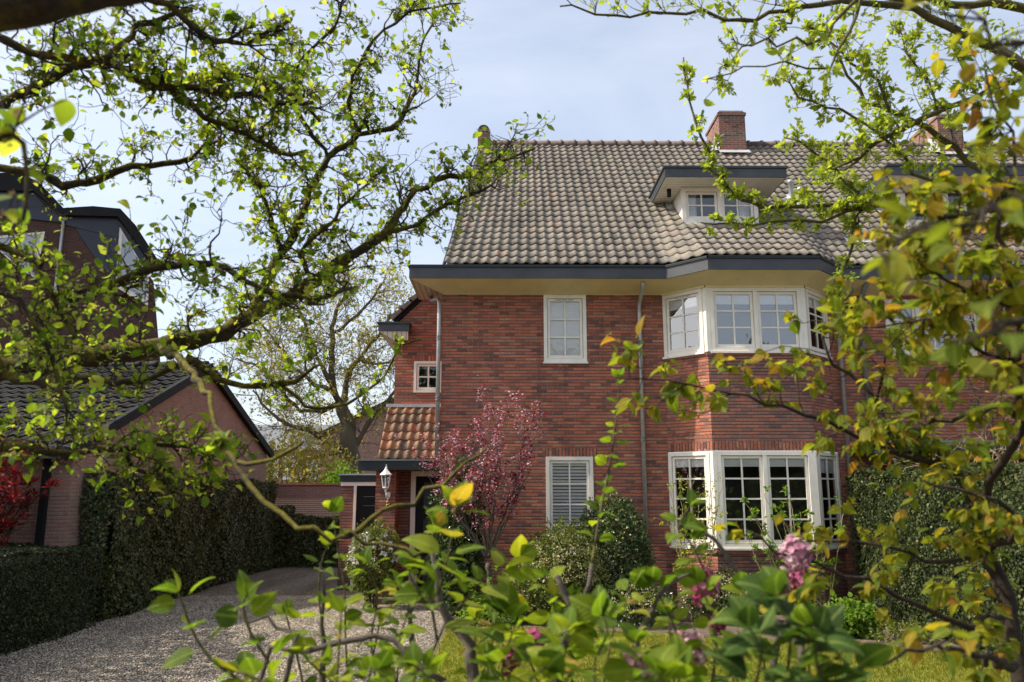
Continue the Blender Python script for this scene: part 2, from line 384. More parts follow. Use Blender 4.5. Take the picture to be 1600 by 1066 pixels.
# ------------------------------------------------------------------ windows
UP = Vector((0, 0, 1))
def window(parent, O, U, w, h, cols, rows, split=1, blind=None, glass='glass', fr=.07, sash=.05, mun=.03, sill=True, depth=.09, name='window', shut=False, vent=False, curtain=False, dark='dark'):
    """O lower-left corner on the wall face, U to the right; > frame, sash, pane, blind, sill; a dim room niche behind"""
    O = Vector(O); U = Vector(U).normalized(); N = U.cross(UP)  # outward (towards viewer for U=+X)
    f = MB()
    d0, d1 = -depth, .018
    f.frame(O,U,UP,N, 0,0,fr,h,d0,d1).frame(O,U,UP,N, w-fr,0,w,h,d0,d1)
    f.frame(O,U,UP,N, fr,0,w-fr,fr,d0,d1-.002).frame(O,U,UP,N, fr,h-fr,w-fr,h,d0,d1-.002)
    iw = (w-2*fr-(split-1)*fr)/split
    for k in range(1, split):
        x = fr+k*iw+(k-1)*fr; f.frame(O,U,UP,N, x,fr,x+fr,h-fr,d0,d1-.004)
    W = f.build(name, M['white'], parent)
    s = MB(); gp = MB()
    for k in range(split):
        x0 = fr+k*(iw+fr)+.008; x1 = x0+iw-.016; y0 = fr+.008; y1 = h-fr-.008
        a, b = -.055, -.012
        s.frame(O,U,UP,N, x0,y0,x0+sash,y1,a,b).frame(O,U,UP,N, x1-sash,y0,x1,y1,a,b)
        s.frame(O,U,UP,N, x0+sash,y0,x1-sash,y0+sash*1.2,a,b-.001).frame(O,U,UP,N, x0+sash,y1-sash,x1-sash,y1,a,b-.001)
        gx0, gx1, gy0, gy1 = x0+sash, x1-sash, y0+sash*1.2, y1-sash
        for c in range(1, cols):
            x = gx0+(gx1-gx0)*c/cols; s.frame(O,U,UP,N, x-mun/2,gy0,x+mun/2,gy1,a+.008,b-.006)
        for r_ in range(1, rows):
            y = gy0+(gy1-gy0)*r_/rows; s.frame(O,U,UP,N, gx0,y-mun/2,gx1,y+mun/2,a+.01,b-.008)
        gp.quad(O+U*gx0+UP*gy0-N*.036, O+U*gx1+UP*gy0-N*.036, O+U*gx1+UP*gy1-N*.036, O+U*gx0+UP*gy1-N*.036)
    s.build('sash', M['white'], W); gp.build('pane', M[glass], W)
    if vent:
        v = MB()
        for k in range(3): v.frame(O,U,UP,N, w/2-.17+k*.12,h-fr-.035,w/2-.07+k*.12,h-fr-.022,-.013,-.009)
        v.build('vent_slot', M['zincdark'], W)
    if sill: MB().frame(O,U,UP,N, -.02,-.035,w+.02,0,-.03,.05).build('sill', M['white'], W)
    if blind:   # roller blind: fraction of height
        bm_ = MB(); bh = (h-2*fr)*blind; nb_ = max(2, int(bh/.035))
        for k in range(nb_):
            ya = h-fr-bh*k/nb_; yb2 = h-fr-bh*(k+1)/nb_
            a0, a1 = O+U*(fr+.01), O+U*(w-fr-.01)
            bm_.quad(a0+UP*yb2-N*.062, a1+UP*yb2-N*.062, a1+UP*ya-N*.07, a0+UP*ya-N*.07)
            bm_.quad(a0+UP*ya-N*.07, a1+UP*ya-N*.07, a1+UP*ya-N*.062, a0+UP*ya-N*.062)
        bm_.build('blind', M['blind'], W)
    if shut:
        sl = MB(); n = int((h-2*fr)/.062)
        for k in range(n):
            y = fr+.02+k*.062
            for sp in range(cols):
                a0 = fr+.03+(w-2*fr-.03)*sp/cols; a1 = a0+(w-2*fr-.03)/cols-.03
                p = [O+U*a0+UP*y-N*.05, O+U*a1+UP*y-N*.05, O+U*a1+UP*(y+.043)-N*.064, O+U*a0+UP*(y+.043)-N*.064]
                sl.extr(p, -N*.006+UP*.004)
        sl.build('shutter', M['slat'], W)
    if curtain:
        cu = MB()
        for sgn in (0, 1):
            for k in range(7):
                x = fr+.02+k*.035 if sgn == 0 else w-fr-.02-(k+1)*.035
                dz = .02*(k % 2)
                cu.quad(O+U*x+UP*fr-N*(.16+dz), O+U*(x+.035)+UP*fr-N*(.18-dz), O+U*(x+.035)+UP*(h-fr)-N*(.18-dz), O+U*x+UP*(h-fr)-N*(.16+dz))
        cu.build('curtain', M['blind'], W)
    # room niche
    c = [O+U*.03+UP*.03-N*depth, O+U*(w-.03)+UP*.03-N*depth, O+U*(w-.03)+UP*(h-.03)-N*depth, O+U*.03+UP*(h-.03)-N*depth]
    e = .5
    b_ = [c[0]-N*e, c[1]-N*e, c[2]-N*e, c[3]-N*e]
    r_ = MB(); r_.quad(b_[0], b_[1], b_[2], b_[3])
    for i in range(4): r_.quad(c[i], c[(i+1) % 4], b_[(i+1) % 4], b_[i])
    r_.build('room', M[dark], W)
    return W

def wall_holes(mb, x0, x1, z0, z1, y, holes, dep=.25):
    """a facade slab facing -Y with rectangular openings and their reveals"""
    xs = sorted({x0, x1, *[h[0] for h in holes], *[h[2] for h in holes]}); zs = sorted({z0, z1, *[h[1] for h in holes], *[h[3] for h in holes]})
    def hole(a, b): return any(h[0] < a < h[2] and h[1] < b < h[3] for h in holes)
    for i in range(len(xs)-1):
        for j in range(len(zs)-1):
            if not hole((xs[i]+xs[i+1])/2, (zs[j]+zs[j+1])/2):
                mb.quad((xs[i],y,zs[j]), (xs[i+1],y,zs[j]), (xs[i+1],y,zs[j+1]), (xs[i],y,zs[j+1]))
    for (a, b, c, d) in holes:
        mb.quad((a,y,b),(a,y,d),(a,y+dep,d),(a,y+dep,b)); mb.quad((c,y,b),(c,y+dep,b),(c,y+dep,d),(c,y,d))
        mb.quad((a,y,d),(c,y,d),(c,y+dep,d),(a,y+dep,d)); mb.quad((a,y,b),(a,y+dep,b),(c,y+dep,b),(c,y,b))
# ================================================================== GROUND
def groundmat(name, stops, scale, b=.5, bs=80, rough=.95, dist=.02):
    m, nt, out = newmat(name); L = nt.links; g = geo(nt)
    n1 = noise(nt, scale, 6, .75, g); n2 = noise(nt, bs, 4, .8, g)
    mx = nd(nt, 'ShaderNodeMath', operation='MULTIPLY_ADD'); L.new(n2.outputs[0], mx.inputs[0]); mx.inputs[1].default_value = .6
    k = nd(nt, 'ShaderNodeMath', operation='MULTIPLY'); L.new(n1.outputs[0], k.inputs[0]); k.inputs[1].default_value = .5; L.new(k.outputs[0], mx.inputs[2])
    c = ramp(nt, stops, mx.outputs[0])
    p = nd(nt, 'ShaderNodeBsdfPrincipled'); p.inputs['Roughness'].default_value = rough; p.inputs['Specular IOR Level'].default_value = .2
    L.new(c.outputs[0], p.inputs['Base Color']); L.new(bump(nt, n2.outputs[0], b, dist), p.inputs['Normal']); L.new(p.outputs[0], out.inputs[0]); return m
def gravelmat():
    m, nt, out = newmat('pale_gravel'); L = nt.links; g = geo(nt)
    v = nd(nt, 'ShaderNodeTexVoronoi'); v.inputs['Scale'].default_value = 46; L.new(g, v.inputs['Vector'])
    v2 = nd(nt, 'ShaderNodeTexVoronoi'); v2.inputs['Scale'].default_value = 46; v2.feature = 'DISTANCE_TO_EDGE'; L.new(g, v2.inputs['Vector'])
    s = nd(nt, 'ShaderNodeSeparateColor'); L.new(v.outputs['Color'], s.inputs[0])
    c = ramp(nt, [(0, (.14,.11,.085)), (.25, (.3,.25,.19)), (.6, (.44,.38,.3)), (.85, (.6,.53,.43)), (1, (.4,.26,.17))], s.outputs[0])
    e = ramp(nt, [(0, (.12,.12,.12)), (.12, (1,1,1))], v2.outputs[0])
    mt = nd(nt, 'ShaderNodeMapping'); L.new(g, mt.inputs[0]); mt.inputs['Scale'].default_value = (1.7, .22, 1)
    n = noise(nt, 1.0, 5, .65, mt.outputs[0])
    cc = mixc(nt, c.outputs[0], e.outputs[0], 1., 'MULTIPLY')
    cc = mixc(nt, cc, ramp(nt, [(.35, (.62,.58,.52)), (.62, (1.2,1.18,1.14))], n.outputs[0]).outputs[0], .8, 'MULTIPLY')
    p = nd(nt, 'ShaderNodeBsdfPrincipled'); p.inputs['Roughness'].default_value = .9; p.inputs['Specular IOR Level'].default_value = .2
    L.new(cc, p.inputs['Base Color']); sm = ramp(nt, [(0, (0,0,0)), (.3, (1,1,1))], v2.outputs[0]); L.new(bump(nt, sm.outputs[0], 1., .02), p.inputs['Normal']); L.new(p.outputs[0], out.inputs[0]); return m
M['soil'] = groundmat('garden_soil', [(.35, (.06,.045,.032)), (.55, (.14,.105,.08)), (.7, (.24,.19,.15))], 1.5)
M['lawn'] = groundmat('lawn_turf', [(.35, (.08,.09,.015)), (.55, (.17,.18,.025)), (.72, (.28,.27,.06))], 2.2, bs=120)
M['gravel'] = gravelmat()
def sheet(name, poly, z, mat, thick=0):
    mb = MB(); mb.quad(*[(x, y, z) for x, y in poly]); return tag(mb.build(name, M[mat]), kind='structure')
g_ = MB()
for i in range(-6, 6):
    for j in range(-6, 6): g_.quad((i*60, j*60, 0), (i*60+60, j*60, 0), (i*60+60, j*60+60, 0), (i*60, j*60+60, 0))
tag(g_.build('ground', M['soil']), kind='structure')
sheet('gravel_driveway', [(-9, 2), (-2.05, 2), (-2.05, 14.2), (-2.2, 16.3), (-2.6, 17.2), (-3.2, 19), (-3.2, 27), (-9, 27)], .008, 'gravel')
lawnpoly = [(-.95, 2), (6.9, 2), (6.6, 9.5), (5.9, 11.4), (5.0, 12.0), (3.3, 12.3), (1.9, 12.9), (.6, 13.3), (-.3, 13.45), (-.9, 13.3)]
sheet('lawn', lawnpoly, .012, 'lawn')
pv = MB(); rr = random.Random(3)
y = 6.; row = 0
while y < 16.4:
    x = -2.0+(.05 if row % 2 else 0)
    while x < -1.0:
        z = .02+rr.uniform(0, .008); pv.box(x, y, -.02, min(x+.198, -.97), y+.095, z); pv.r[-6:] = [rr.random()]*6
        x += .205
    y += .101; row += 1
M['paver'] = tilemat('grey_clay_paver', [(0, (.1,.09,.085)), (.5, (.17,.145,.13)), (1, (.23,.18,.155))], lichen=.4, lich=(.12,.12,.08))
tag(pv.build('paver_path', M['paver'], rnd=True), kind='structure')
# ================================================================== THE HOUSE
W = 15.5
house = empty('brick_house', (3, 17, 0), 'two storey red brick house with grey pantile roof, canted bay and dormer', 'house')
XR = 7.02
winU = (.78, 4.67, 1.63, 6.03); winL = (.80, 1.0, 1.71, 2.82)
mb = MB()
wall_holes(mb, -1.24, 3.17, 0, 6.3, W, [winU, winL])
mb.quad((6.45,W,0),(XR,W,0),(XR,W,6.3),(6.45,W,6.3))
mb.quad((-1.24,W,0),(-1.24,W,6.3),(-1.24,22,6.3),(-1.24,22,0))
mb.build('wall', M['brick'], house)
MB().quad((-1.16,14.95,6.3),(-1.16,25.5,6.3),(-.62,20.0,11.2)).build('gable', M['brick'], house)            # gable above the verge
# bay: canted prism of brick with two window bands
bay = [(3.17,W),(3.85,14.8),(5.75,14.8),(6.45,W)]
def bayband(mb, z0, z1, off=0):
    for i in range(3):
        a, b = bay[i], bay[i+1]
        mb.quad((a[0],a[1]-off,z0),(b[0],b[1]-off,z0),(b[0],b[1]-off,z1),(a[0],a[1]-off,z1))
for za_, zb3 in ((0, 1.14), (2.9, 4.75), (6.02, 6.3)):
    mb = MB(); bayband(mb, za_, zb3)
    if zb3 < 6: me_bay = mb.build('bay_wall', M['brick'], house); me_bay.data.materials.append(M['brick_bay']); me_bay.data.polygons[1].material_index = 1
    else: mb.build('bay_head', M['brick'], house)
mb = MB()
mb.quad((3.17,W,6.02),(3.85,14.8,6.02),(5.75,14.8,6.02),(6.45,W,6.02)); mb.quad((3.17,W,1.14),(3.85,14.8,1.14),(5.75,14.8,1.14),(6.45,W,1.14))
mb.build('bay_ledge', M['brick'], house)
# header courses of standing brick, and rowlock sills, a few millimetres proud
mb = MB()
def strip(mb, a, b, z0, z1, o=.004):
    d = (Vector((b[0]-a[0], b[1]-a[1], 0))).normalized(); n = d.cross(UP)*o
    p = [Vector((a[0],a[1],z0))+n, Vector((b[0],b[1],z0))+n, Vector((b[0],b[1],z1))+n, Vector((a[0],a[1],z1))+n]
    mb.quad(*p); mb.quad(p[0],p[0]-n,p[1]-n,p[1]); mb.quad(p[2],p[2]-n,p[3]-n,p[3])
for i in range(3): strip(mb, bay[i], bay[i+1], 2.902, 3.07)
mb.build('lintel', M['soldier'], house); mb = MB()
strip(mb, (.74,W), (1.79,W), 2.823, 2.99)
mb.build('lintel', M['soldier'], house)
mb = MB(); strip(mb, (.72,W), (1.69,W), 4.59, 4.64, .02)
mb.build('sill_course', M['brick'], house); mb = MB()
for i in range(3): strip(mb, bay[i], bay[i+1], 4.68, 4.735, .02)
mb.build('sill_course', M['brick'], house); mb = MB()
for i in range(3): strip(mb, bay[i], bay[i+1], 1.05, 1.1, .03)
mb.build('sill_course', M['brick'], house)
# windows of the front
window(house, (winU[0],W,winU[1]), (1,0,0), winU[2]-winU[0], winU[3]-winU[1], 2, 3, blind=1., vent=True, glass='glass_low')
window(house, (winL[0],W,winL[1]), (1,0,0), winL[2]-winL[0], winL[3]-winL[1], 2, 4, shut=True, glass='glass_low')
def bay_windows(z0, z1, rows, gl, bl, cur=False, dk='dark'):
    cl = Vector((bay[1][0]-bay[0][0], bay[1][1]-bay[0][1], 0)); cr = Vector((bay[3][0]-bay[2][0], bay[3][1]-bay[2][1], 0))
    u = cl.normalized(); window(house, Vector((*bay[0], z0))+u*.002, cl, cl.length-.075, z1-z0, 2, rows, blind=bl, glass=gl, vent=rows == 3, dark=dk)
    window(house, (bay[1][0]+.07, 14.8, z0), (1,0,0), 1.76, z1-z0, 2, rows, split=2, blind=bl, glass=gl, fr=.075, dark=dk)
    v = cr.normalized(); window(house, Vector((*bay[2], z0))+v*.075, cr, cr.length-.08, z1-z0, 2, rows, blind=bl if not cur else .2, glass='glass_low', dark='dark')
    for i, (p, sx) in enumerate(((bay[1], 1), (bay[2], -1))):
        pr = [(p[0]-.052*sx*0-(.055 if sx > 0 else .07), p[1]+(.052 if sx > 0 else .005)), (p[0]-(0.01 if sx>0 else .0), p[1]-.02), (p[0]+(.07 if sx > 0 else .012), p[1]-.02 if sx>0 else p[1]-.02), (p[0]+(.07 if sx > 0 else .058), p[1]+.06)]
        if sx > 0: pr = [(p[0]-.052,p[1]+.05),(p[0]-.008,p[1]-.019),(p[0]+.068,p[1]-.019),(p[0]+.068,p[1]+.08),(p[0],p[1]+.1)]
        else: pr = [(p[0]-.068,p[1]+.08),(p[0]-.068,p[1]-.019),(p[0]+.008,p[1]-.019),(p[0]+.052,p[1]+.05),(p[0],p[1]+.1)]
        MB().prism(pr, z0, z1).build('corner_post', M['white'], house)
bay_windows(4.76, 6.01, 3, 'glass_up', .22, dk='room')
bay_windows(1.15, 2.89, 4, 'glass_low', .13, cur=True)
# main eave: gutter box that swings out round the bay
EV = [(-1.84,14.85),(3.12,14.85),(3.77,14.2),(5.86,14.2),(6.5,14.85),(XR,14.85)]
def eave(parent, EV, wallpts, z0=6.2, z1=6.46, zw=6.04):
    lip = MB(); fa = MB(); so = MB()
    for i in range(len(EV)-1):
        a, b = Vector((*EV[i],0)), Vector((*EV[i+1],0)); d = (b-a).normalized(); n = d.cross(UP)
        fa.quad(a+UP*z0, b+UP*z0, b+UP*(z1-.045), a+UP*(z1-.045)); 
        fa.quad(a+UP*z0, a+UP*z0-n*.03, b+UP*z0-n*.03, b+UP*z0)
        for (q0, q1, zz0, zz1) in ((0, .028, z1-.045, z1-.03), (.0, .012, z1-.03, z1-.022), (0, .034, z1-.022, z1)):
            p0, p1 = a+n*q1, b+n*q1
            lip.quad(p0+UP*zz0, p1+UP*zz0, p1+UP*zz1, p0+UP*zz1); lip.quad(a+UP*zz1, p0+UP*zz1, p1+UP*zz1, b+UP*zz1); lip.quad(a+UP*zz0, b+UP*zz0, p1+UP*zz0, p0+UP*zz0)
        lip.quad(a+UP*z1, b+UP*z1, b+UP*z1-n*.05, a+UP*z1-n*.05)
        lip.quad(a+UP*z1-n*.05, b+UP*z1-n*.05, b+UP*(z1-.09)-n*.05, a+UP*(z1-.09)-n*.05)
        lip.quad(a+UP*(z1-.09)-n*.05, b+UP*(z1-.09)-n*.05, b+UP*(z1-.09)-n*.3, a+UP*(z1-.09)-n*.3)
    f = fa.build('fascia', M['fascia'], parent); lip.build('gutter_lip', M['fascia_dark'], f)
    for i in range(len(EV)-1):
        a, b = EV[i], EV[i+1]; c, d = wallpts[i], wallpts[i+1]
        so.quad((a[0],a[1]+.03,z0+.004), (c[0],c[1],zw), (d[0],d[1],zw), (b[0],b[1]+.03,z0+.004))
    return so
so = eave(house, EV, [(-1.22,W-.002),(3.17,W-.002),(3.85,14.79),(5.75,14.79),(6.45,W-.002),(XR,W-.002)])
so.build('soffit', M['cream'], house)
# moulding under the soffit above the bay windows and along the wall
ml = MB()
for a, b in ((bay[0],bay[1]),(bay[1],bay[2]),(bay[2],bay[3])): strip(ml, a, b, 6.005, 6.05, .035)
strip(ml, (-1.24,W), (3.17,W), 6.035, 6.05, .02)
ml.build('moulding', M['cream'], house)
# left return of the gutter box with boarded underside
mb = MB(); mb.quad((-1.84,14.85,6.2),(-1.84,14.85,6.46),(-1.84,16.62,6.46),(-1.84,16.62,6.2)); mb.quad((-1.84,16.62,6.2),(-1.84,16.62,6.46),(-1.24,16.62,6.46),(-1.24,16.62,6.2)); mb.quad((-1.84,14.85,6.455),(-1.1,14.85,6.455),(-1.1,16.62,6.455),(-1.84,16.62,6.455))
mb.box(-1.87,14.82,6.43,-1.84,16.62,6.462)
mb.build('fascia', M['fascia_dark'], house)
MB().quad((-1.83,14.88,6.2),(-1.83,16.6,6.2),(-1.24,16.6,6.2),(-1.24,14.88,6.2)).build('soffit', M['soffit_x'], house)
# main roof
ZE, ZR_, YE, YR = 6.46, 11.3, 14.86, 20.0
SL = (ZR_-ZE)/(YR-YE); LEN = math.hypot(ZR_-ZE, YR-YE); ROWS = 25
def roofpt(u, v):
    t = v/LEN; ye = YE
    if 3.0 < u < 6.62:
        k = min(1, max(0, (u-3.12)/.65)) if u < 4.8 else min(1, max(0, (6.5-u)/.65))
        ye = YE-.63*k
    t2 = min(1, t/.42)
    y = YE+(YR-YE)*t + (ye-YE)*(1-t2)**1.15
    return (u, y, ZE+(ZR_-ZE)*t+.03)
def roofpt_l(u, v):
    # the left verge leans in slightly towards the ridge
    t = v/LEN; k = max(0, (1.0-u)/2.17)
    x, y, z = roofpt(u, v); return (x+.55*t*k, y, z)
NR = (0, -(ZR_-ZE)/LEN, (YR-YE)/LEN)
roof = pantiles('roof', M['tile'], house, roofpt_l, NR, -1.17, XR, ROWS, LEN/ROWS, skip=lambda u, v: 3.74 < u < 5.40 and 1.6 < v < 3.05)
mb = MB(); mb.quad((-1.15,YE+.1,ZE-.02),(XR,YE+.1,ZE-.02),(XR,YR,ZR_-.03),(-.62,YR,ZR_-.03)); mb.quad((-.62,YR,ZR_),(XR,YR,ZR_),(XR,25.5,6.4),(-1.1,25.5,6.4))
mb.quad((3.12,YE,ZE-.02),(3.77,14.24,ZE-.02),(5.86,14.24,ZE-.02),(6.5,YE,ZE-.02))
mb.build('roof_deck', M['tile_black'], roof)
mb = MB(); x = -.62
while x < XR-.05:
    mb.tube([(x,YR,ZR_+.045),(x+.3,YR,ZR_+.05),(x+.31,YR,ZR_+.058),(x+.36,YR,ZR_+.058)], [.095,.1,.115,.115], 10); x += .36
mb.build('ridge_tiles', M['ridge'], roof, smooth=True)
# verge board on the left
a, b = Vector((-1.2,14.9,6.42)), Vector((-.66,YR,ZR_-.04))
mb = MB().extr([a, b, b-UP*.16, a-UP*.16], (-.03,0,0)); mb.build('verge_board', M['fascia_dark'], roof)

def chimney(parent, x0, x1, y0, y1, zb, zt, flash=True):
    c = MB().box(x0, y0, zb, x1, y1, zt).build('chimney', M['chim'], parent)
    k = MB().box(x0-.03, y0-.03, zt-.1, x1+.03, y1+.03, zt-.03); k.build('cap_course', M['chim'], c)
    MB().box(x0+.03, y0+.03, zt+.001, x1-.03, y1-.03, zt+.05).build('mortar_cap', M['concrete'], c)
    if flash:
        f = MB()
        zf = ZE+SL*(y0-YE)
        f.quad((x0-.06,y0-.02,zf+.12),(x1+.06,y0-.02,zf+.12),(x1+.06,y0-.2,zf-.03),(x0-.06,y0-.2,zf-.03))
        f.quad((x0-.02,y0-.02,zf+.14),(x0-.02,y0-.02,zf+.32),(x0-.02,YR,ZR_+.3),(x0-.02,YR,ZR_+.05))
        f.quad((x0-.02,y0-.02,zf+.12),(x0-.22,y0-.04,zf+.09),(x0-.22,YR,ZR_+.06),(x0-.02,YR,ZR_+.08))
        f.build('lead_flashing', M['lead'], c)
    return c
chimney(house, 5.66, 6.36, 19.55, 20.8, 10.7, 12.08)
cs = MB().box(-.74, 20.3, 10.9, -.42, 20.62, 11.92).build('chimney', M['chim'], house)
mb = MB(); n = 10
for i in range(n):
    a0 = math.pi*i/n; a1 = math.pi*(i+1)/n
    p = [Vector((-.58+.15*math.cos(a0)*.99, 20.32, 11.92+.14*math.sin(a0))), Vector((-.58+.15*math.cos(a1)*.99, 20.32, 11.92+.14*math.sin(a1)))]
    mb.quad(p[0], p[1], p[1]+Vector((0,.28,0)), p[0]+Vector((0,.28,0))); mb.quad(p[0]*1, p[1]*1, Vector((-.58+.1*math.cos(a1), 20.32, 11.92+.09*math.sin(a1))), Vector((-.58+.1*math.cos(a0), 20.32, 11.92+.09*math.sin(a0))))
mb.quad((-.7,20.5,11.92),(-.46,20.5,11.92),(-.46,20.5,12.03),(-.7,20.5,12.03))
mb.build('arched_cap', M['fascia_dark'], cs)
mb = MB().box(-.75,20.29,11.86,-.41,20.63,11.925); mb.build('cap_course', M['chim'], cs)

# ---- dormers
def dormer(parent, x0, x1, yf, zb, zt, split=2, over=.46, end=None, curtains=True):
    d = MB()
    zi = lambda y: ZE+SL*(y-YE)
    yb = YE+(zt-ZE)/SL
    # cheeks
    for x, s in ((x0, -1), (x1, 1)):
        d.quad((x,yf,zb-.1),(x,yf,zt),(x,yb,zt),(x,yb-.02,zt-.05))
    d.quad((x0,yf+.5,zt-.002),(x1,yf+.5,zt-.002),(x1,yb,zt-.002),(x0,yb,zt-.002))
    D = d.build('dormer', M['cheek'], parent)
    sl = MB().box(x0-over, yf-.56, zt+.012, x1+over, yb+.25, zt+.21); 
    S = sl.build('flat_roof', M['fascia'], D)
    lp = MB().box(x0-over-.025, yf-.585, zt+.205, x1+over+.025, yb+.25, zt+.25); lp.build('roof_lip', M['fascia_dark'], S)
    MB().quad((x0-over+.02,yf-.54,zt+.008),(x0-over+.02,yb+.2,zt+.008),(x1+over-.02,yb+.2,zt+.008),(x1+over-.02,yf-.54,zt+.008)).build('soffit', M['soffit_d'], D)
    w = window(D, (x0-.004, yf, zb), (1,0,0), x1-x0+.008, zt-zb, 2, 2, split=split, glass='glass', fr=.09, sill=False, curtain=curtains)
    fl = MB().quad((x0-.1,yf-.18,zb-.2),(x1+.1,yf-.18,zb-.2),(x1+.05,yf-.012,zb+.01),(x0-.05,yf-.012,zb+.01))
    for x, s in ((x0, -1), (x1, 1)):
        pts = []
        for k in range(9):
            y = yf-.1+(yb-yf+.1)*k/8; pts.append(((x+s*.012, y, zi(y)+.13), (x+s*.17, y+.02, zi(y)+.09)))
        for k in range(8): fl.quad(pts[k][0], pts[k+1][0], pts[k+1][1], pts[k][1])
    fl.build('lead_flashing', M['lead'], D)
    MB().tube([(x0-over+.22, yf+.12, zt+.01),(x0-over+.22, yf+.12, zt-.16)], .045, 10).build('downpipe', M['black'], D)
    return D
dormer(house, 3.77, 5.38, 16.05, 7.745, 8.54)
# vent pipes
for (x, y, r, h, mt) in ((6.60, 17.32, .055, .42, 'zinc'), (6.73, 17.1, .06, .36, 'zinc')):
    z = ZE+SL*(y-YE)
    p = MB().lathe((x,y,z-.05), [(0,h+.1),(r*.9,h+.1),(r*1.25,h+.07),(r*1.25,h+.03),(r,h+.02),(r,.0)], 12).build('vent_pipe', M[mt], house, smooth=True)
    MB().quad((x-.15,y-.2,z-.1),(x+.15,y-.2,z-.1),(x+.15,y+.1,z+.16),(x-.15,y+.1,z+.16)).build('lead_flashing', M['lead'], p)
# downpipes of the front
def downpipe(parent, pts, r=.04, mt='zinc', rings=()):
    o = MB().tube(pts, r, 12).build('downpipe', M[mt], parent, smooth=True)
    if rings:
        for (x, y, z) in rings:
            k = MB(); k.lathe((x,y,z), [(r,0),(r+.012,0),(r+.012,.03),(r,.03),(r,.06),(r+.012,.06),(r+.012,.085),(r,.085)], 12); k.box(x-.012,y,z+.02,x+.012,W+.02,z+.06)
            k.build('pipe_bracket', M['zincdark'], o)
    return o
downpipe(house, [(2.70,15.0,6.2),(2.70,15.02,6.1),(2.69,15.3,5.92),(2.68,15.42,5.8),(2.68,15.43,5.6),(2.68,15.43,.05)], rings=[(2.68,15.43,z) for z in (5.0,3.1,1.5)])
downpipe(house, [(-1.55,16.3,6.22),(-1.55,16.3,6.12),(-1.5,16.1,6.06),(-1.34,15.62,5.97),(-1.30,15.5,5.85),(-1.30,15.47,5.6),(-1.30,15.47,2.75)], rings=[(-1.30,15.47,z) for z in (5.1,3.9)])
downpipe(house, [(6.63,15.0,6.2),(6.63,15.3,5.95),(6.63,15.42,5.8),(6.63,15.42,.05)], rings=[(6.63,15.42,z) for z in (4.3,2.6)])
# ---- rear wing seen left of the front block
mb = MB()
wh = (-1.95,4.25,-1.33,4.93)
wall_holes(mb, -2.36, -1.24, 0, 5.75, 17., [wh])
mb.quad((-2.36,17.,5.75),(-1.24,17.,5.75),(-1.24,17.,6.84))
mb.quad((-2.36,17,0),(-2.36,17,5.75),(-2.36,22,5.75),(-2.36,22,0))
mb.build('wing_wall', M['brick'], house)
window(house, (wh[0],17.,wh[1]), (1,0,0), wh[2]-wh[0], wh[3]-wh[1], 2, 2, fr=.055, sash=.045, glass='glass', sill=False)
mb = MB(); strip(mb, (-1.98,17.), (-1.3,17.), 4.932, 5.06); mb.build('lintel', M['soldier'], house)
mb = MB().extr([(-2.42,16.96,5.72),(-1.24,16.96,6.87),(-1.24,16.96,7.0),(-2.42,16.96,5.85)], (0,5,0)); mb.build('wing_roof', M['tile_black'], house)
mb = MB()
for k in range(6):
    t0 = k/6; a = Vector((-2.42+1.18*t0, 16.88, 5.83+1.15*t0)); b = Vector((-2.42+1.18*(t0+.19), 16.88, 5.83+1.15*(t0+.19)))
    o = Vector((-.045,0,.045)); mb.extr([a, b, b+o*.9, a+o*1.8], (0,.35,0))
mb.build('verge_tiles', M['ridge'], house)
mb = MB().box(-2.70, 16.7, 5.54, -2.04, 21, 5.70); B_ = mb.build('wing_gutter', M['fascia'], house); MB().box(-2.73,16.67,5.695,-2.02,21,5.735).build('gutter_lip', M['fascia_dark'], B_)
MB().quad((-2.68,16.72,5.536),(-2.68,21,5.536),(-2.36,21,5.34),(-2.36,16.72,5.34)).quad((-2.68,16.72,5.536),(-2.36,16.72,5.34),(-2.06,16.72,5.34),(-2.06,16.72,5.536)).build('soffit', M['soffit_x'], B_)
# ---- porch with lean-to roof
porch = MB(); porch.box(-2.60,16.4,0,-2.20,17.0,2.58); porch.build('porch_pillar', M['brick'], house)
MB().quad((-2.2,16.999,0),(-1.95,16.999,0),(-1.95,16.999,2.58),(-2.2,16.999,2.58)).build('porch_wall', M['brick_bay'], house)
def pr(u, v): return (u, 16.28+.72*v/1.36, 2.80+1.16*v/1.36)
def pr2(u, v):
    x, y, z = pr(u, v); return (x+.09*(v/1.36)*max(0, (-1.25-u)/1.3), y, z)
pl = math.hypot(.72, 1.16)
pr_ = pantiles('porch_roof', M['tile_porch'], house, pr2, (0,-1.16/1.366,.72/1.366), -2.56, -1.24, 6, 1.36/6, tw=.189, amp=.024, lift=.04)
MB().quad((-2.5,16.3,2.78),(-1.24,16.3,2.78),(-1.24,17,3.9),(-2.42,17,3.9)).quad((-2.5,16.3,2.78),(-2.42,17,3.9),(-2.42,17,2.78)).build('roof_deck', M['tile_black'], pr_)
MB().box(-2.52,16.93,3.93,-1.25,16.999,4.0).build('lead_flashing', M['lead'], pr_)
pf = MB().box(-2.93,16.2,2.59,-1.24,17.0,2.775).build('porch_fascia', M['fascia_dark'], house)
MB().box(-2.95,16.175,2.77,-1.24,17.0,2.80).build('gutter_lip', M['zincdark'], pf)
MB().box(-1.95,16.93,0,-1.85,17.02,2.58).box(-1.85,16.93,2.48,-1.24,17.02,2.58).build('door_frame', M['white'], house)
dr = MB().box(-1.85,16.97,.02,-1.26,17.0,2.48).build('door', M['black'], house)
MB().box(-1.78,16.955,1.2,-1.72,16.97,1.3).build('handle', M['brass'], dr)
mb = MB()
for k in range(3): mb.box(-1.68,16.964,.3+k*.75,-1.34,16.969,.85+k*.75)
mb.build('door_panel', M['fascia_dark'], dr)
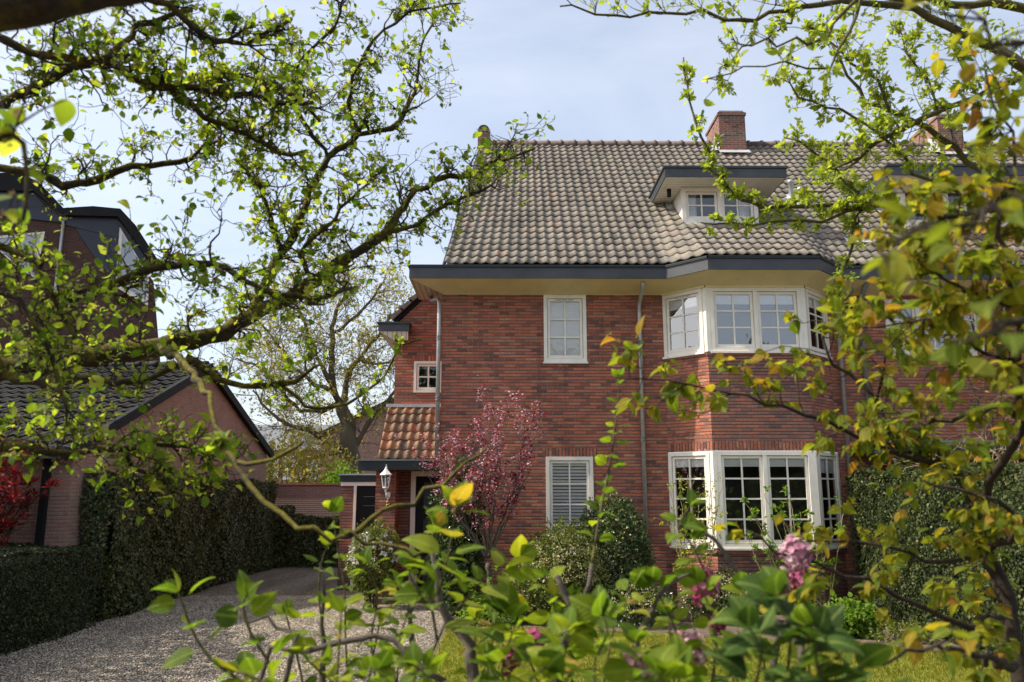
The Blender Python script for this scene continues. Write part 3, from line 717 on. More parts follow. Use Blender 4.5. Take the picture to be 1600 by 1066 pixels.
MB().box(-2.6,16.1,0,-1.3,17.0,.12).build('door_step', M['brick_bay'], house)
# house number
def digit8(parent, c, s):
    m = MB()
    for cz, r in ((c[2]+s*.27, s*.2), (c[2]-s*.2, s*.26)):
        pts = [(c[0]+r*math.cos(a)*.85, c[1], cz+r*math.sin(a)) for a in np.linspace(0, 2*math.pi, 17)]
        m.tube(pts, s*.075, 6)
    return m.build('house_number', M['brass'], parent, smooth=True)
q = at(606,789,Y=16.38); digit8(house, (q.x, 16.385, q.z), .15)
# ---- lantern on the pillar (its own thing)
q = at(603, 752, Y=16.2); lx, lz = q.x, q.z; ly = 16.2
lan = empty('wall_lantern', (lx, 16.4, lz-.3), 'white metal hexagonal wall lantern on the brick porch pillar', 'lantern')
MB().lathe((lx,ly,lz), [(0,.34),(.012,.33),(.014,.29),(.03,.27),(.02,.255),(.06,.2),(.13,.135),(.135,.12),(.0,.12)], 6).build('lantern_roof', M['lampwhite'], lan)
mb = MB()
for k in range(6):
    a = 2*math.pi*(k+.5)/6
    mb.tube([(lx+.098*math.cos(a),ly+.098*math.sin(a),lz+.12),(lx+.06*math.cos(a),ly+.06*math.sin(a),lz-.12)], .008, 5)
mb.lathe((lx,ly,lz), [(.0,-.11),(.068,-.11),(.07,-.13),(.03,-.17),(.02,-.2),(0,-.21)], 6)
mb.build('lantern_cage', M['lampwhite'], lan)
MB().lathe((lx,ly,lz), [(.09,.118),(.055,-.108)], 6).build('lantern_glass', M['lampglass'], lan)
MB().tube([(lx+.02,16.37,lz-.28),(lx+.02,16.27,lz-.32),(lx+.02,16.2,lz-.27),(lx,16.2,lz-.19)], .014, 8).extr([(lx-.03,16.395,lz-.22),(lx+.07,16.395,lz-.22),(lx+.07,16.395,lz-.30),(lx+.02,16.395,lz-.38),(lx-.03,16.395,lz-.30)], (0,-.02,0)).build('bracket', M['lampwhite'], lan)
# ---- neighbouring half
nb = empty('brick_house', (10, 17, 0), 'adjoining red brick house on the right, half hidden behind foliage', 'house')
XE = 20.
mb = MB(); nwin = (7.62, 4.84, 9.55, 5.95); nlow = (8.3,.2,9.3,2.4)
wall_holes(mb, XR+.001, XE, 0, 6.3, W+.003, [nwin])
mb.build('wall', M['brick'], nb)
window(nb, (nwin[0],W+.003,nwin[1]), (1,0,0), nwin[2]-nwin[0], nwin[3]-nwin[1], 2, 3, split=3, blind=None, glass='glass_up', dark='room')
MB().box(7.6,15.44,.1,9.6,15.5,2.45).build('garage_door', M['black'], nb)
downpipe(nb, [(7.09,15.0,6.2),(7.09,15.3,5.95),(7.09,15.40,5.8),(7.09,15.40,.05)], mt='zincdark', r=.05)
so = eave(nb, [(XR,14.85),(XE,14.85)], [(XR,W),(XE,W)]); so.build('soffit', M['cream'], nb)
def nroof(u, v):
    t = v/LEN; return (u, YE+(YR-YE)*t, ZE+(ZR_-ZE)*t+.03)
nr = pantiles('roof', M['tile'], nb, nroof, NR, XR, XE, ROWS, LEN/ROWS)
mb = MB(); mb.quad((XR,YE+.1,ZE-.02),(XE,YE+.1,ZE-.02),(XE,YR,ZR_-.03),(XR,YR,ZR_-.03)); mb.quad((XR,YR,ZR_),(XE,YR,ZR_),(XE,25.5,6.4),(XR,25.5,6.4)); mb.build('roof_deck', M['tile_black'], nr)
mb = MB(); x = XR
while x < XE:
    mb.tube([(x,YR,ZR_+.045),(x+.3,YR,ZR_+.05),(x+.31,YR,ZR_+.058),(x+.36,YR,ZR_+.058)], [.095,.1,.115,.115], 10); x += .36
mb.build('ridge_tiles', M['ridge'], nr, smooth=True)
dormer(nb, 8.45, 11.3, 16.1, 7.7, 8.62, split=3, curtains=False)
chimney(nb, 11.45, 12.1, 19.5, 20.9, 10.7, 12.0)
z = ZE+SL*(15.75-YE); p = MB().lathe((7.28,15.72,z-.05), [(0,.5),(.08,.5),(.1,.46),(.1,.4),(.075,.39),(.075,.2),(.095,.18),(.095,0)], 12).build('vent_pipe', M['black'], nb, smooth=True)
MB().quad((7.0,15.5,z-.14),(7.5,15.5,z-.14),(7.5,15.68,z+.03),(7.0,15.68,z+.03)).build('lead_flashing', M['lead'], p)
cp = MB().box(6.75,13.9,2.84,11.6,15.49,3.0).build('canopy_roof', M['fascia_dark'], nb); MB().box(6.72,13.87,2.99,11.6,15.49,3.03).build('roof_edge', M['zincdark'], cp)
MB().box(6.85,14.0,0,6.95,14.1,2.84).build('canopy_post', M['fascia_dark'], nb)
# ================================================================== shed, garden wall, garage
sh = empty('flat_roofed_shed', (-3.3, 18.5, 0), 'low brick shed with flat dark roof left of the porch', 'shed')
MB().quad((-3.72,18.5,0),(-3.42,18.5,0),(-3.42,18.5,2.3),(-3.72,18.5,2.3)).quad((-3.72,18.5,0),(-3.72,18.5,2.3),(-3.72,21.5,2.3),(-3.72,21.5,0)).build('wall', M['brick_bay'], sh)
k = MB().box(-3.74,18.44,2.39,-2.37,21.5,2.54).build('flat_roof', M['fascia_dark'], sh); MB().box(-3.77,18.41,2.535,-2.37,21.5,2.57).build('roof_edge', M['zinc'], k)
MB().box(-3.72,18.46,2.3,-2.37,18.5,2.385).box(-3.42,18.46,0,-3.36,18.52,2.3).build('door_frame', M['white'], sh)
d = MB().box(-3.36,18.5,0,-2.37,18.54,2.3).build('door', M['black'], sh)
mb = MB()
for (a, b, c_, e) in ((-3.2,1.85,-2.5,1.86),(-3.2,2.05,-2.5,2.06)): mb.box(a,18.492,b,c_,18.5,e)
mb.build('door_bar', M['zincdark'], d)
gw = empty('garden_wall', (-6, 25, 0), 'weathered brick garden wall across the end of the gravel drive', 'wall')
MB().box(-7.3,25,0,-3.72,25.22,2.38).build('wall', M['brick_far'], gw); MB().box(-7.3,24.97,2.38,-3.72,25.25,2.44).build('coping', M['brick_bay'], gw)
GX = -7.25
ga = empty('brick_garage', (-9, 18, 0), 'low brown brick garage with black tiled roof and gable above the tall hedge', 'garage')
gf, gb, ap = 13.6, 24.6, 19.2
zf, zb_, za = 2.72, 3.2, 4.98
GY = GX
mb = MB(); mb.quad((GX,gf,0),(GX,gb,0),(GX,gb,zb_+.12),(GX,ap,za+.1),(GX,gf,zf+.02)); mb.build('wall', M['brick_pink'], ga)
MB().quad((-16,gf,0),(GX,gf,0),(GX,gf,zf),(-16,gf,zf)).build('front_wall', M['brick_pink'], ga)
MB().quad((GX,gb,0),(-16,gb,0),(-16,gb,zb_),(GX,gb,zb_)).build('rear_wall', M['brick_pink'], ga)
gl = math.hypot(ap-gf+.3, za-zf)
def gr(u, v):
    t = v/gl; return (u, gf-.3+(ap-gf+.3)*t, zf+.08+(za-zf+.1)*t)
gn = Vector((0,-(za-zf+.1),ap-gf+.3)).normalized()
g1 = pantiles('roof', M['tile_black'], ga, gr, tuple(gn), -16, GX+.12, 17, gl/17, tw=.24, amp=.02, lift=.04, spc=6)
mb = MB(); mb.extr([(GX+.14,gf-.34,zf-.06),(GX+.14,ap,za+.06),(GX+.14,ap,za+.26),(GX+.14,gf-.34,zf+.15)], (-.1,0,0)); mb.extr([(GX+.14,ap,za+.06),(GX+.14,gb+.25,zb_-.02),(GX+.14,gb+.25,zb_+.19),(GX+.14,ap,za+.26)], (-.1,0,0)); mb.build('verge_board', M['black'], g1)
MB().quad((-16,gf-.2,zf+.03),(GX,gf-.2,zf+.03),(GX,ap,za+.1),(-16,ap,za+.1)).quad((-16,ap,za+.15),(GX+.1,ap,za+.15),(GX+.1,gb+.25,zb_+.15),(-16,gb+.25,zb_+.15)).build('roof_deck', M['tile_black'], g1)
mb = MB(); x = -16
while x < GX: mb.tube([(x,ap,za+.2),(x+.33,ap,za+.215),(x+.4,ap,za+.215)], [.09,.105,.1], 8); x += .4
mb.build('ridge_tiles', M['tile_black'], g1, smooth=True)
MB().box(-16,gf-.42,zf-.04,GX+.02,gf-.3,zf+.06).build('gutter', M['fascia_dark'], ga)
MB().box(-7.68,gf-.12,0,-7.58,gf-.02,zf-.02).build('downpipe', M['black'], ga)
# ---- tall brown house far left, turned away from the street
ang = R(22)
bl = empty('tall_brick_house', (-16, 26, 0), 'brown brick house with slanting dark blue panels and slanted windows', 'house')
O0 = at(100, 350, Y=26); UL = Vector((math.cos(ang), math.sin(ang), 0)); NL = UL.cross(UP)
def onp(px, py, d=0.):
    """where the line of sight meets that house's front plane"""
    c = Vector((0,0,EYE)); dr = (at(px,py,Y=10)-c); t = (O0+NL*d-c).dot(NL)/dr.dot(NL); return c+dr*t
def panel(name, px, mat, d0, d1, par=bl):
    m = MB(); m.extr([onp(x, y, d1) for x, y in px], Vector((-.55,.83,0))*(d1-d0)); return m.build(name, M[mat], par)
panel('wall', [(-160,330),(100,345),(182,365),(240,440),(262,700),(-160,780)], 'brick_dark', -4, 0)
panel('blue_panel', [(-160,300),(40,300),(62,298),(85,318),(101,348),(0,337),(-160,330)], 'fascia_blue', -.2, .06)
panel('blue_panel', [(101,330),(140,332),(186,336),(186,348),(186,372),(104,352)], 'fascia_blue', -.2, .05)
panel('blue_panel', [(118,357),(184,366),(186,430),(178,438),(150,405)], 'fascia_blue', -.2, .03)
panel('blue_panel', [(186,345),(200,362),(238,415),(226,420),(186,352)], 'fascia_blue', -.2, .07)
rf = panel('roof', [(98,325),(145,322),(188,326),(212,352),(248,408),(240,416),(205,366),(184,338),(100,336)], 'tile_black', -4, .25)
rf2 = panel('roof', [(-160,270),(30,270),(60,284),(100,326),(100,340),(52,298),(-160,296)], 'tile_black', -4, .2)
def pwindow(px, wpx):
    """slanted window: frame polygon ring and glass"""
    c = Vector((0,0,0))
    pts = [onp(x, y, .05) for x, y in px]
    for p in pts: c += p/len(pts)
    m = MB()
    for i in range(len(pts)):
        a, b = pts[i], pts[(i+1) % len(pts)]; m.extr([a, b, b+(c-b)*wpx, a+(c-a)*wpx], -NL*.08)
    w = m.build('window', M['white'], bl)
    MB().quad(*[onp(x, y, .02)*1 for x, y in px]).build('pane', M['glass_up'], w)
    MB().quad(*[onp(x, y, .008)*1 for x, y in px]).build('room', M['room'], w)
pwindow([(-40,372),(70,362),(56,436),(30,420),(-5,388)], .13)
pwindow([(187,354),(226,418),(234,420),(231,478),(180,448)], .16)
pwindow([(30,296),(52,298),(72,330),(-10,336)], .12)
o = MB().tube([onp(101,330,.12), onp(82,490,.12), onp(72,600,.12)], .05, 8); o.build('downpipe', M['zinc'], bl, smooth=True)
# ---- far houses
fh = empty('pink_brick_house', (-7, 40, 0), 'pale pink brick gable end of a house behind the big bare tree', 'house')
MB().extr([(-9.15,40,0),(-3,40,0),(-3,40,7.9),(-5.5,40,6.75),(-8.5,40,5.3),(-9.15,40,4.95)], (0,8,0)).build('wall', M['brick_far'], fh)
MB().extr([(-9.4,39.8,4.85),(-5.5,39.8,6.78),(-3,39.8,8.0),(-3,39.8,8.2),(-5.5,39.8,6.96),(-9.4,39.8,5.05)], (0,8.4,0)).build('roof', M['tile_black'], fh)
fr_ = empty('terraced_house', (-17, 60, 0), 'distant grey roofed terrace with white framed windows beyond the garden wall', 'house')
MB().box(-24,60,0,-11,68,5.4).build('wall', M['brick_far'], fr_)
MB().extr([(-24.5,59.6,5.35),(-24.5,64,7.6),(-24.5,68.4,5.35)], (14,0,0)).build('roof', M['zincdark'], fr_)
for k in range(7):
    x = -23.4+k*1.75
    w = MB().box(x,59.93,3.2,x+1.4,60.0,4.9).build('window', M['white'], fr_); MB().box(x+.12,59.9,3.35,x+.66,59.925,4.75).box(x+.74,59.9,3.35,x+1.28,59.925,4.75).build('pane', M['zinc'], w)
    if k % 2 == 0:
        dd = MB().box(x,60.2,5.55,x+1.3,62,6.7).build('dormer', M['white'], fr_); MB().box(x+.12,60.16,5.7,x+1.18,60.19,6.55).build('pane', M['zinc'], dd)
# ================================================================== PLANTS
TPL = {}
def _t(mid, side, faces):
    """template: midrib (x, z) and side (x, halfwidth, z)"""
    v = [(x, 0, z) for x, z in mid]+[(x, -w_, z) for x, w_, z in side]+[(x, w_, z) for x, w_, z in side]
    return np.array(v), faces
# small leaf: 4 points folded
TPL['s'] = _t([(0,0),(1,-.06)], [(.48,.30,.09)], [(0,2,1),(0,1,3)])
# ordinary ovate leaf
m_ = [(0,0),(.3,.0),(.65,-.03),(1,-.16)]; s_ = [(.12,.16,.03),(.38,.32,.08),(.72,.22,.03)]
TPL['m'] = _t(m_, s_, [(0,4,5,1),(1,5,6,2),(2,6,3),(0,1,8,7),(1,2,9,8),(2,3,9)])
# big leaf with petiole, curled edges
m_ = [(-.28,.03),(0,0),(.16,.015),(.36,.02),(.56,0),(.76,-.05),(.9,-.11),(1.02,-.19)]
s_ = [(.02,.13,.02),(.15,.27,.055),(.34,.35,.075),(.55,.315,.05),(.75,.215,-.01),(.9,.10,-.08)]
n0 = len(m_); k_ = len(s_)
f_ = []
for i in range(k_-1): f_ += [(i+1, n0+i, n0+i+1, i+2), (i+1, i+2, n0+k_+i+1, n0+k_+i)]
f_ += [(k_, n0+k_-1, k_+1), (k_, k_+1, n0+2*k_-1)]
v_, _ = _t(m_, s_, None)
v_ = np.concatenate([v_, [(-.28,.012,.03),(0,.014,0)]]); f_ += [(0, 1, len(v_)-1, len(v_)-2)]
TPL['b'] = (v_, f_)
# narrow leaf
TPL['n'] = _t([(0,0),(.5,.02),(1,-.08)], [(.3,.13,.05),(.68,.12,.03)], [(0,3,4,1),(1,4,2),(0,1,6,5),(1,2,6)])
# floret: four petals as crossed quads
TPL['f'] = (np.array([(-.5,-.5,.1),(.5,-.5,.1),(.5,.5,.1),(-.5,.5,.1),(0,0,-.15),(0,-.6,.12),(.6,0,.12),(0,.6,.12),(-.6,0,.12)]), [(4,0,5),(4,5,1),(4,1,6),(4,6,2),(4,2,7),(4,7,3),(4,3,8),(4,8,0)])

def norm(a): return a/np.maximum(np.linalg.norm(a, axis=1), 1e-9)[:, None]
def leaves(name, mat, parent, P, D, S, Nn=None, width=1., tpl='m', droop=0., rnd=None, nj=.6, kind=None, jit=.15):
    P = np.array(P, dtype=float).reshape(-1, 3); n = len(P)
    if n == 0: return None
    D = norm(np.array(D, dtype=float).reshape(-1, 3)+[0, 0, -droop]); S = np.array(S, dtype=float)*np.ones(n)
    if Nn is None: Nn = np.tile([0, 0, 1.], (n, 1))
    Nn = np.array(Nn, dtype=float)+rng.normal(0, nj, (n, 3))
    B = norm(np.cross(Nn, D)); Nn = np.cross(D, B)
    T, F = TPL[tpl]; k = len(T)
    wj = width*(1+rng.normal(0, jit, n)); cj = 1+rng.normal(0, .5, n)
    V = P[:, None, :]+S[:, None, None]*(D[:, None, :]*T[None, :, 0, None]+B[:, None, :]*(T[None, :, 1, None]*wj[:, None, None])+Nn[:, None, :]*(T[None, :, 2, None]*cj[:, None, None]))
    V = V.reshape(-1, 3)
    if rnd is None: rnd = rng.random(n)
    tri = [f for f in F if len(f) == 3]; qd = [f for f in F if len(f) == 4]
    loops = []; tot = []
    base = (np.arange(n)*k)[:, None]
    lt = np.array([len(f) for f in F]); flat = np.concatenate([np.array(f) for f in F])
    LI = (base+flat[None, :]).ravel().astype(np.int32)
    LT = np.tile(lt, n).astype(np.int32); LS = np.concatenate([[0], np.cumsum(LT)[:-1]]).astype(np.int32)
    me = bpy.data.meshes.new(name); me.vertices.add(len(V)); me.vertices.foreach_set('co', V.astype(np.float32).ravel())
    me.loops.add(len(LI)); me.loops.foreach_set('vertex_index', LI)
    me.polygons.add(len(LT)); me.polygons.foreach_set('loop_start', LS)
    try: me.polygons.foreach_set('loop_total', LT)
    except Exception: pass
    me.update(calc_edges=True)
    me.polygons.foreach_set('use_smooth', np.ones(len(LT), dtype=bool))
    a = me.attributes.new('rnd', 'FLOAT', 'FACE'); a.data.foreach_set('value', np.repeat(rnd, len(F)).astype(np.float32))
    if tpl == 'b':
        uv = me.uv_layers.new(name='UVMap'); uvt = T[flat][:, :2]; uv.data.foreach_set('uv', np.tile(uvt, (n, 1)).astype(np.float32).ravel())
    o = link(name, me, mat, parent)
    if kind: tag(o, kind=kind)
    return o

def tie(T, pts, r=.0012):
    """a thin stalk from each loose leaf to the nearest twig"""
    src = np.array([tuple(a[0]) for a in T.tips+T.nodes]+T.extra)
    for q in pts:
        if q is None: continue
        q = np.array(q); k = np.argmin(((src-q)**2).sum(1)); a = Vector(src[k]); b = Vector(q)
        if (a-b).length > .012: T.mb2.tube([a, (a+b)/2+Vector((0, 0, .06*(a-b).length)), b], [r*1.6, r*1.2, r*.8], 4, cap=False)
def near(T, bp, *rest, maxd=.13):
    src = np.array([tuple(a[0]) for a in T.tips+T.nodes]+T.extra); k = [i for i, q in enumerate(bp) if (((src-np.array(q))**2).sum(1)).min() < maxd*maxd]
    return [[l[i] for i in k] for l in (bp,)+rest]
def rv(s=1.): return Vector((random.gauss(0, s), random.gauss(0, s), random.gauss(0, s)))
def smooth_path(pts, step):
    """Catmull-Rom through (point, radius) pairs"""
    out = []; n = len(pts)
    for i in range(n-1):
        p0, p1, p2, p3 = pts[max(i-1, 0)], pts[i], pts[i+1], pts[min(i+2, n-1)]
        m = max(2, int((p2[0]-p1[0]).length/step))
        for k in range(m):
            t = k/m
            v = .5*((2*p1[0])+(p2[0]-p0[0])*t+(2*p0[0]-5*p1[0]+4*p2[0]-p3[0])*t*t+(3*p1[0]-p0[0]-3*p2[0]+p3[0])*t**3)
            out.append((v, p1[1]+(p2[1]-p1[1])*t))
    out.append(pts[-1]); return out
class Plant:
    def __init__(s, gnarl=.25, sides=5):
        s.mb = MB(); s.mb2 = MB(); s.gn = gnarl; s.sides = sides; s.tips = []; s.nodes = []; s.extra = []
    def path(s, pts, step=.06, knob=.08, sides=8, fine=False):
        sp = smooth_path(pts, step); jit = step*.12
        P = [p+rv(jit if step > .03 else 0) if 0 < i < len(sp)-1 else p for i, (p, r) in enumerate(sp)]; Rr = [r*(1+random.uniform(-knob, knob*1.6)) for p, r in sp]
        (s.mb2 if fine else s.mb).tube(P, Rr, sides); s.extra += [tuple(p) for p, r in zip(P, Rr) if r < .012]; return P, Rr
    def grow(s, p, d, L, r, lev, nseg=5, up=.0, gn=None, kids=(3, 2, 0), kl=.55, nodes=True, spread=1.):
        gn = s.gn if gn is None else gn
        d = d.normalized(); P = [p]; Rr = [r]; seg = L/nseg; ds = []
        for i in range(nseg):
            d = (d+rv(gn)+Vector((0, 0, up))).normalized(); p = p+d*seg*random.uniform(.75, 1.2); P.append(p); Rr.append(max(r*(1-.65*(i+1)/nseg), .0011)); ds.append(d.copy())
        (s.mb if lev == 0 and r > .01 else s.mb2).tube(P, Rr, s.sides if r > .006 else 4, cap=False)
        if lev >= len(kids) or kids[lev] == 0:
            s.tips.append((P[-1], d.copy(), lev))
            if nodes:
                for i in range(1, nseg): s.nodes.append((P[i], ds[i-1].copy(), lev))
            return
        s.tips.append((P[-1], d.copy(), lev))
        for k in range(kids[lev]):
            i = random.randint(1, nseg); q = P[i]
            side = ds[i-1].cross(rv()).normalized()
            nd_ = (ds[i-1]*random.uniform(.2, .9)+side*spread*random.uniform(.6, 1.1)+Vector((0, 0, up))).normalized()
            s.grow(q, nd_, L*kl*random.uniform(.6, 1.3), Rr[i]*.75, lev+1, max(3, nseg-1), up, gn, kids, kl, nodes, spread)
    def side(s, P, Rr, n, L, r, t0=.05, t1=1., up=.1, kids=(3, 2, 0), bias=None, kl=.55, gn=None, nseg=5, spread=1.):
        for k in range(n):
            t = t0+(t1-t0)*(k+random.random())/n; i = min(len(P)-2, max(0, int(t*(len(P)-1))))
            d = (P[i+1]-P[i]).normalized(); sd = d.cross(rv()).normalized()
            v = d*random.uniform(.1, .8)+sd*spread+Vector((0, 0, up))
            if bias is not None: v += bias
            s.grow(P[i], v, L*random.uniform(.5, 1.25), min(r, Rr[i]*.7), 0, nseg, up*.4, gn, kids, kl, spread=spread)
    def rosettes(s, per, size, tips=True, nodes=.5, out=None, flat=.6, nodeper=None, sj=.35):
        P, D, S = [], [], []
        src = [(a, per) for a in s.tips] if tips else []
        src += [(a, nodeper or max(1, per-2)) for a in s.nodes if random.random() < nodes]
        for (p, d, lev), k in src:
            a0 = random.random()*6.28; u = d.orthogonal().normalized(); w_ = d.cross(u)
            for j in range(max(1, int(round(random.gauss(k, 1))))):
                a = a0+j*2.4; v = (u*math.cos(a)+w_*math.sin(a))*random.uniform(.6, 1.1)+d*random.uniform(.1, flat)
                P.append(tuple(p+v*size*.08)); D.append(tuple(v)); S.append(size*max(.35, random.gauss(1, sj)))
        return P, D, S

G1 = [(0, (.07,.12,.015)), (.35, (.12,.18,.02)), (.7, (.19,.25,.035)), (1, (.30,.32,.06))]
LM = dict(
 pear = leafmat('pear_leaves', [(0, (.05,.10,.012)), (.35, (.12,.18,.02)), (.7, (.22,.28,.035)), (1, (.36,.37,.08))], trans=.5, tb=1.9, vein=False),
 bud = leafmat('withered_buds', [(0, (.16,.10,.06)), (.5, (.30,.22,.13)), (1, (.42,.34,.2))], trans=.25, tb=1.2, tint=(1.1,1,.8)),
 spring = leafmat('fresh_spring_leaves', [(0, (.14,.19,.025)), (.5, (.24,.29,.04)), (1, (.36,.38,.09))], trans=.5, tb=1.8),
 bronze = leafmat('bronze_green_leaves', [(0, (.07,.115,.011)), (.45, (.15,.175,.015)), (.8, (.22,.205,.018)), (.94, (.25,.16,.02)), (1, (.25,.09,.03))], trans=.52, tb=1.9, vein=True, tint=(1.2,1.1,.5)),
 lilac = leafmat('lilac_leaves', [(0, (.045,.085,.010)), (.4, (.085,.14,.012)), (.8, (.15,.2,.016)), (.95, (.24,.27,.02)), (1, (.34,.27,.025))], trans=.48, tb=1.9, vein=True),
 yellowtop = leafmat('yellow_green_shoot_leaves', [(0, (.08,.14,.012)), (.5, (.15,.21,.018)), (.88, (.24,.27,.03)), (1, (.36,.22,.04))], trans=.45, tb=1.7, vein=True),
 darkleaf = leafmat('shaded_lilac_leaves', [(0, (.02,.05,.012)), (.6, (.04,.085,.015)), (1, (.07,.12,.02))], trans=.35, tb=1.5, vein=True),  # darker copy of the lilac leaves, shade put into the colour
 ivy = leafmat('ivy_leaves', [(0, (.035,.048,.018)), (.6, (.07,.09,.03)), (.95, (.14,.15,.05)), (1, (.2,.10,.04))], trans=.15, tb=1.2, rough=.4, spec=.35),
 yew = leafmat('low_hedge_leaves', [(0, (.016,.027,.011)), (.7, (.036,.05,.016)), (1, (.08,.085,.022))], trans=.1, tb=1.2, rough=.5, spec=.3),
 boxh = leafmat('clipped_hedge_leaves', [(0, (.02,.035,.014)), (.5, (.045,.065,.022)), (.85, (.085,.105,.035)), (1, (.16,.16,.07))], trans=.22, tb=1.3, rough=.45),
 laurel = leafmat('evergreen_shrub_leaves', [(0, (.02,.045,.012)), (.5, (.045,.085,.02)), (.85, (.09,.13,.03)), (1, (.2,.2,.06))], trans=.2, tb=1.4, rough=.3, spec=.6),
 holly = leafmat('glossy_evergreen_leaves', [(0, (.03,.055,.018)), (.5, (.07,.11,.035)), (.85, (.14,.18,.07)), (1, (.3,.32,.16))], trans=.2, tb=1.4, rough=.35, spec=.5),
 pieris = leafmat('pieris_leaves', [(0, (.06,.09,.02)), (.5, (.13,.16,.035)), (1, (.25,.26,.08))], trans=.3, tb=1.4, rough=.4),
 tassel = leafmat('cream_flower_tassels', [(0, (.35,.33,.16)), (1, (.6,.55,.33))], trans=.3, tb=1.1, tint=(1,1,.9)),
 plum = leafmat('plum_red_leaves', [(0, (.09,.012,.022)), (.6, (.22,.02,.035)), (1, (.38,.05,.07))], trans=.4, tb=1.6, tint=(1.3,.5,.5)),
 plumfl = leafmat('plum_pink_blossom', [(0, (.26,.11,.15)), (.5, (.46,.25,.3)), (1, (.76,.58,.62))], trans=.3, tb=1.1, tint=(1,.9,.9)),
 photinia = leafmat('photinia_red_leaves', [(0, (.10,.012,.015)), (.6, (.26,.03,.035)), (.85, (.34,.07,.06)), (1, (.06,.08,.02))], trans=.35, tb=1.4, tint=(1.3,.6,.6)),
 white = leafmat('white_petals', [(0, (.6,.56,.5)), (1, (.8,.78,.74))], trans=.3, tb=1., tint=(1,1,1)),
 pink = leafmat('lilac_pale_pink_petals', [(0, (.42,.17,.28)), (.4, (.6,.36,.45)), (1, (.8,.68,.72))], trans=.3, tb=1.1, tint=(1,.9,1)),
 magenta = leafmat('lilac_dark_buds', [(0, (.22,.03,.09)), (.6, (.42,.10,.2)), (1, (.6,.28,.38))], trans=.3, tb=1.1, tint=(1,.8,.9)),
 olive = leafmat('tiny_olive_leaves', [(0, (.2,.19,.05)), (.5, (.32,.29,.08)), (.85, (.42,.35,.11)), (1, (.42,.24,.1))], trans=.4, tb=1.4),
 vine = leafmat('orange_vine_leaves', [(0, (.16,.13,.02)), (.4, (.34,.24,.03)), (.75, (.42,.2,.03)), (1, (.3,.06,.03))], trans=.4, tb=1.4, tint=(1.2,1,.5)),
 copper = leafmat('copper_tree_leaves', [(0, (.2,.10,.02)), (.5, (.36,.18,.03)), (1, (.5,.3,.05))], trans=.4, tb=1.4, tint=(1.2,1,.5)),
 herb = leafmat('bright_herb_leaves', [(0, (.07,.15,.015)), (.6, (.14,.24,.03)), (1, (.24,.32,.05))], trans=.4, tb=1.6),
 grass = leafmat('grass_blades', [(0, (.11,.13,.012)), (.5, (.2,.22,.02)), (.85, (.3,.29,.04)), (1, (.42,.36,.12))], trans=.35, tb=1.5),
 shade = leafmat('street_tree_leaves', [(0, (.02,.04,.01)), (1, (.06,.09,.02))], trans=.3, tb=1.3),
)
BK = dict(
 moss = barkmat('mossy_bark', (.042,.034,.026), (.15,.13,.02), .62),
 twig = barkmat('twig_bark', (.05,.038,.03), (.13,.11,.03), .35),
 grey = barkmat('smooth_grey_bark', (.11,.095,.08), (.14,.13,.05), .2),
 green = barkmat('green_brown_bark', (.10,.09,.045), (.16,.14,.04), .4),
 dark = barkmat('dark_bark', (.045,.035,.028), (.10,.09,.03), .3),
 cane = barkmat('pale_canes', (.32,.25,.14), (.3,.26,.12), .2),
 far = barkmat('far_tree_bark', (.13,.11,.085), (.16,.14,.05), .5),
)
def pxpath(pl, rs=1.):
    """[(px, py, depth, radius_px)] -> points in the place with real radii"""
    return [(at(x, y, Y=d), rs*r*d/FPX) for (x, y, d, r) in pl]

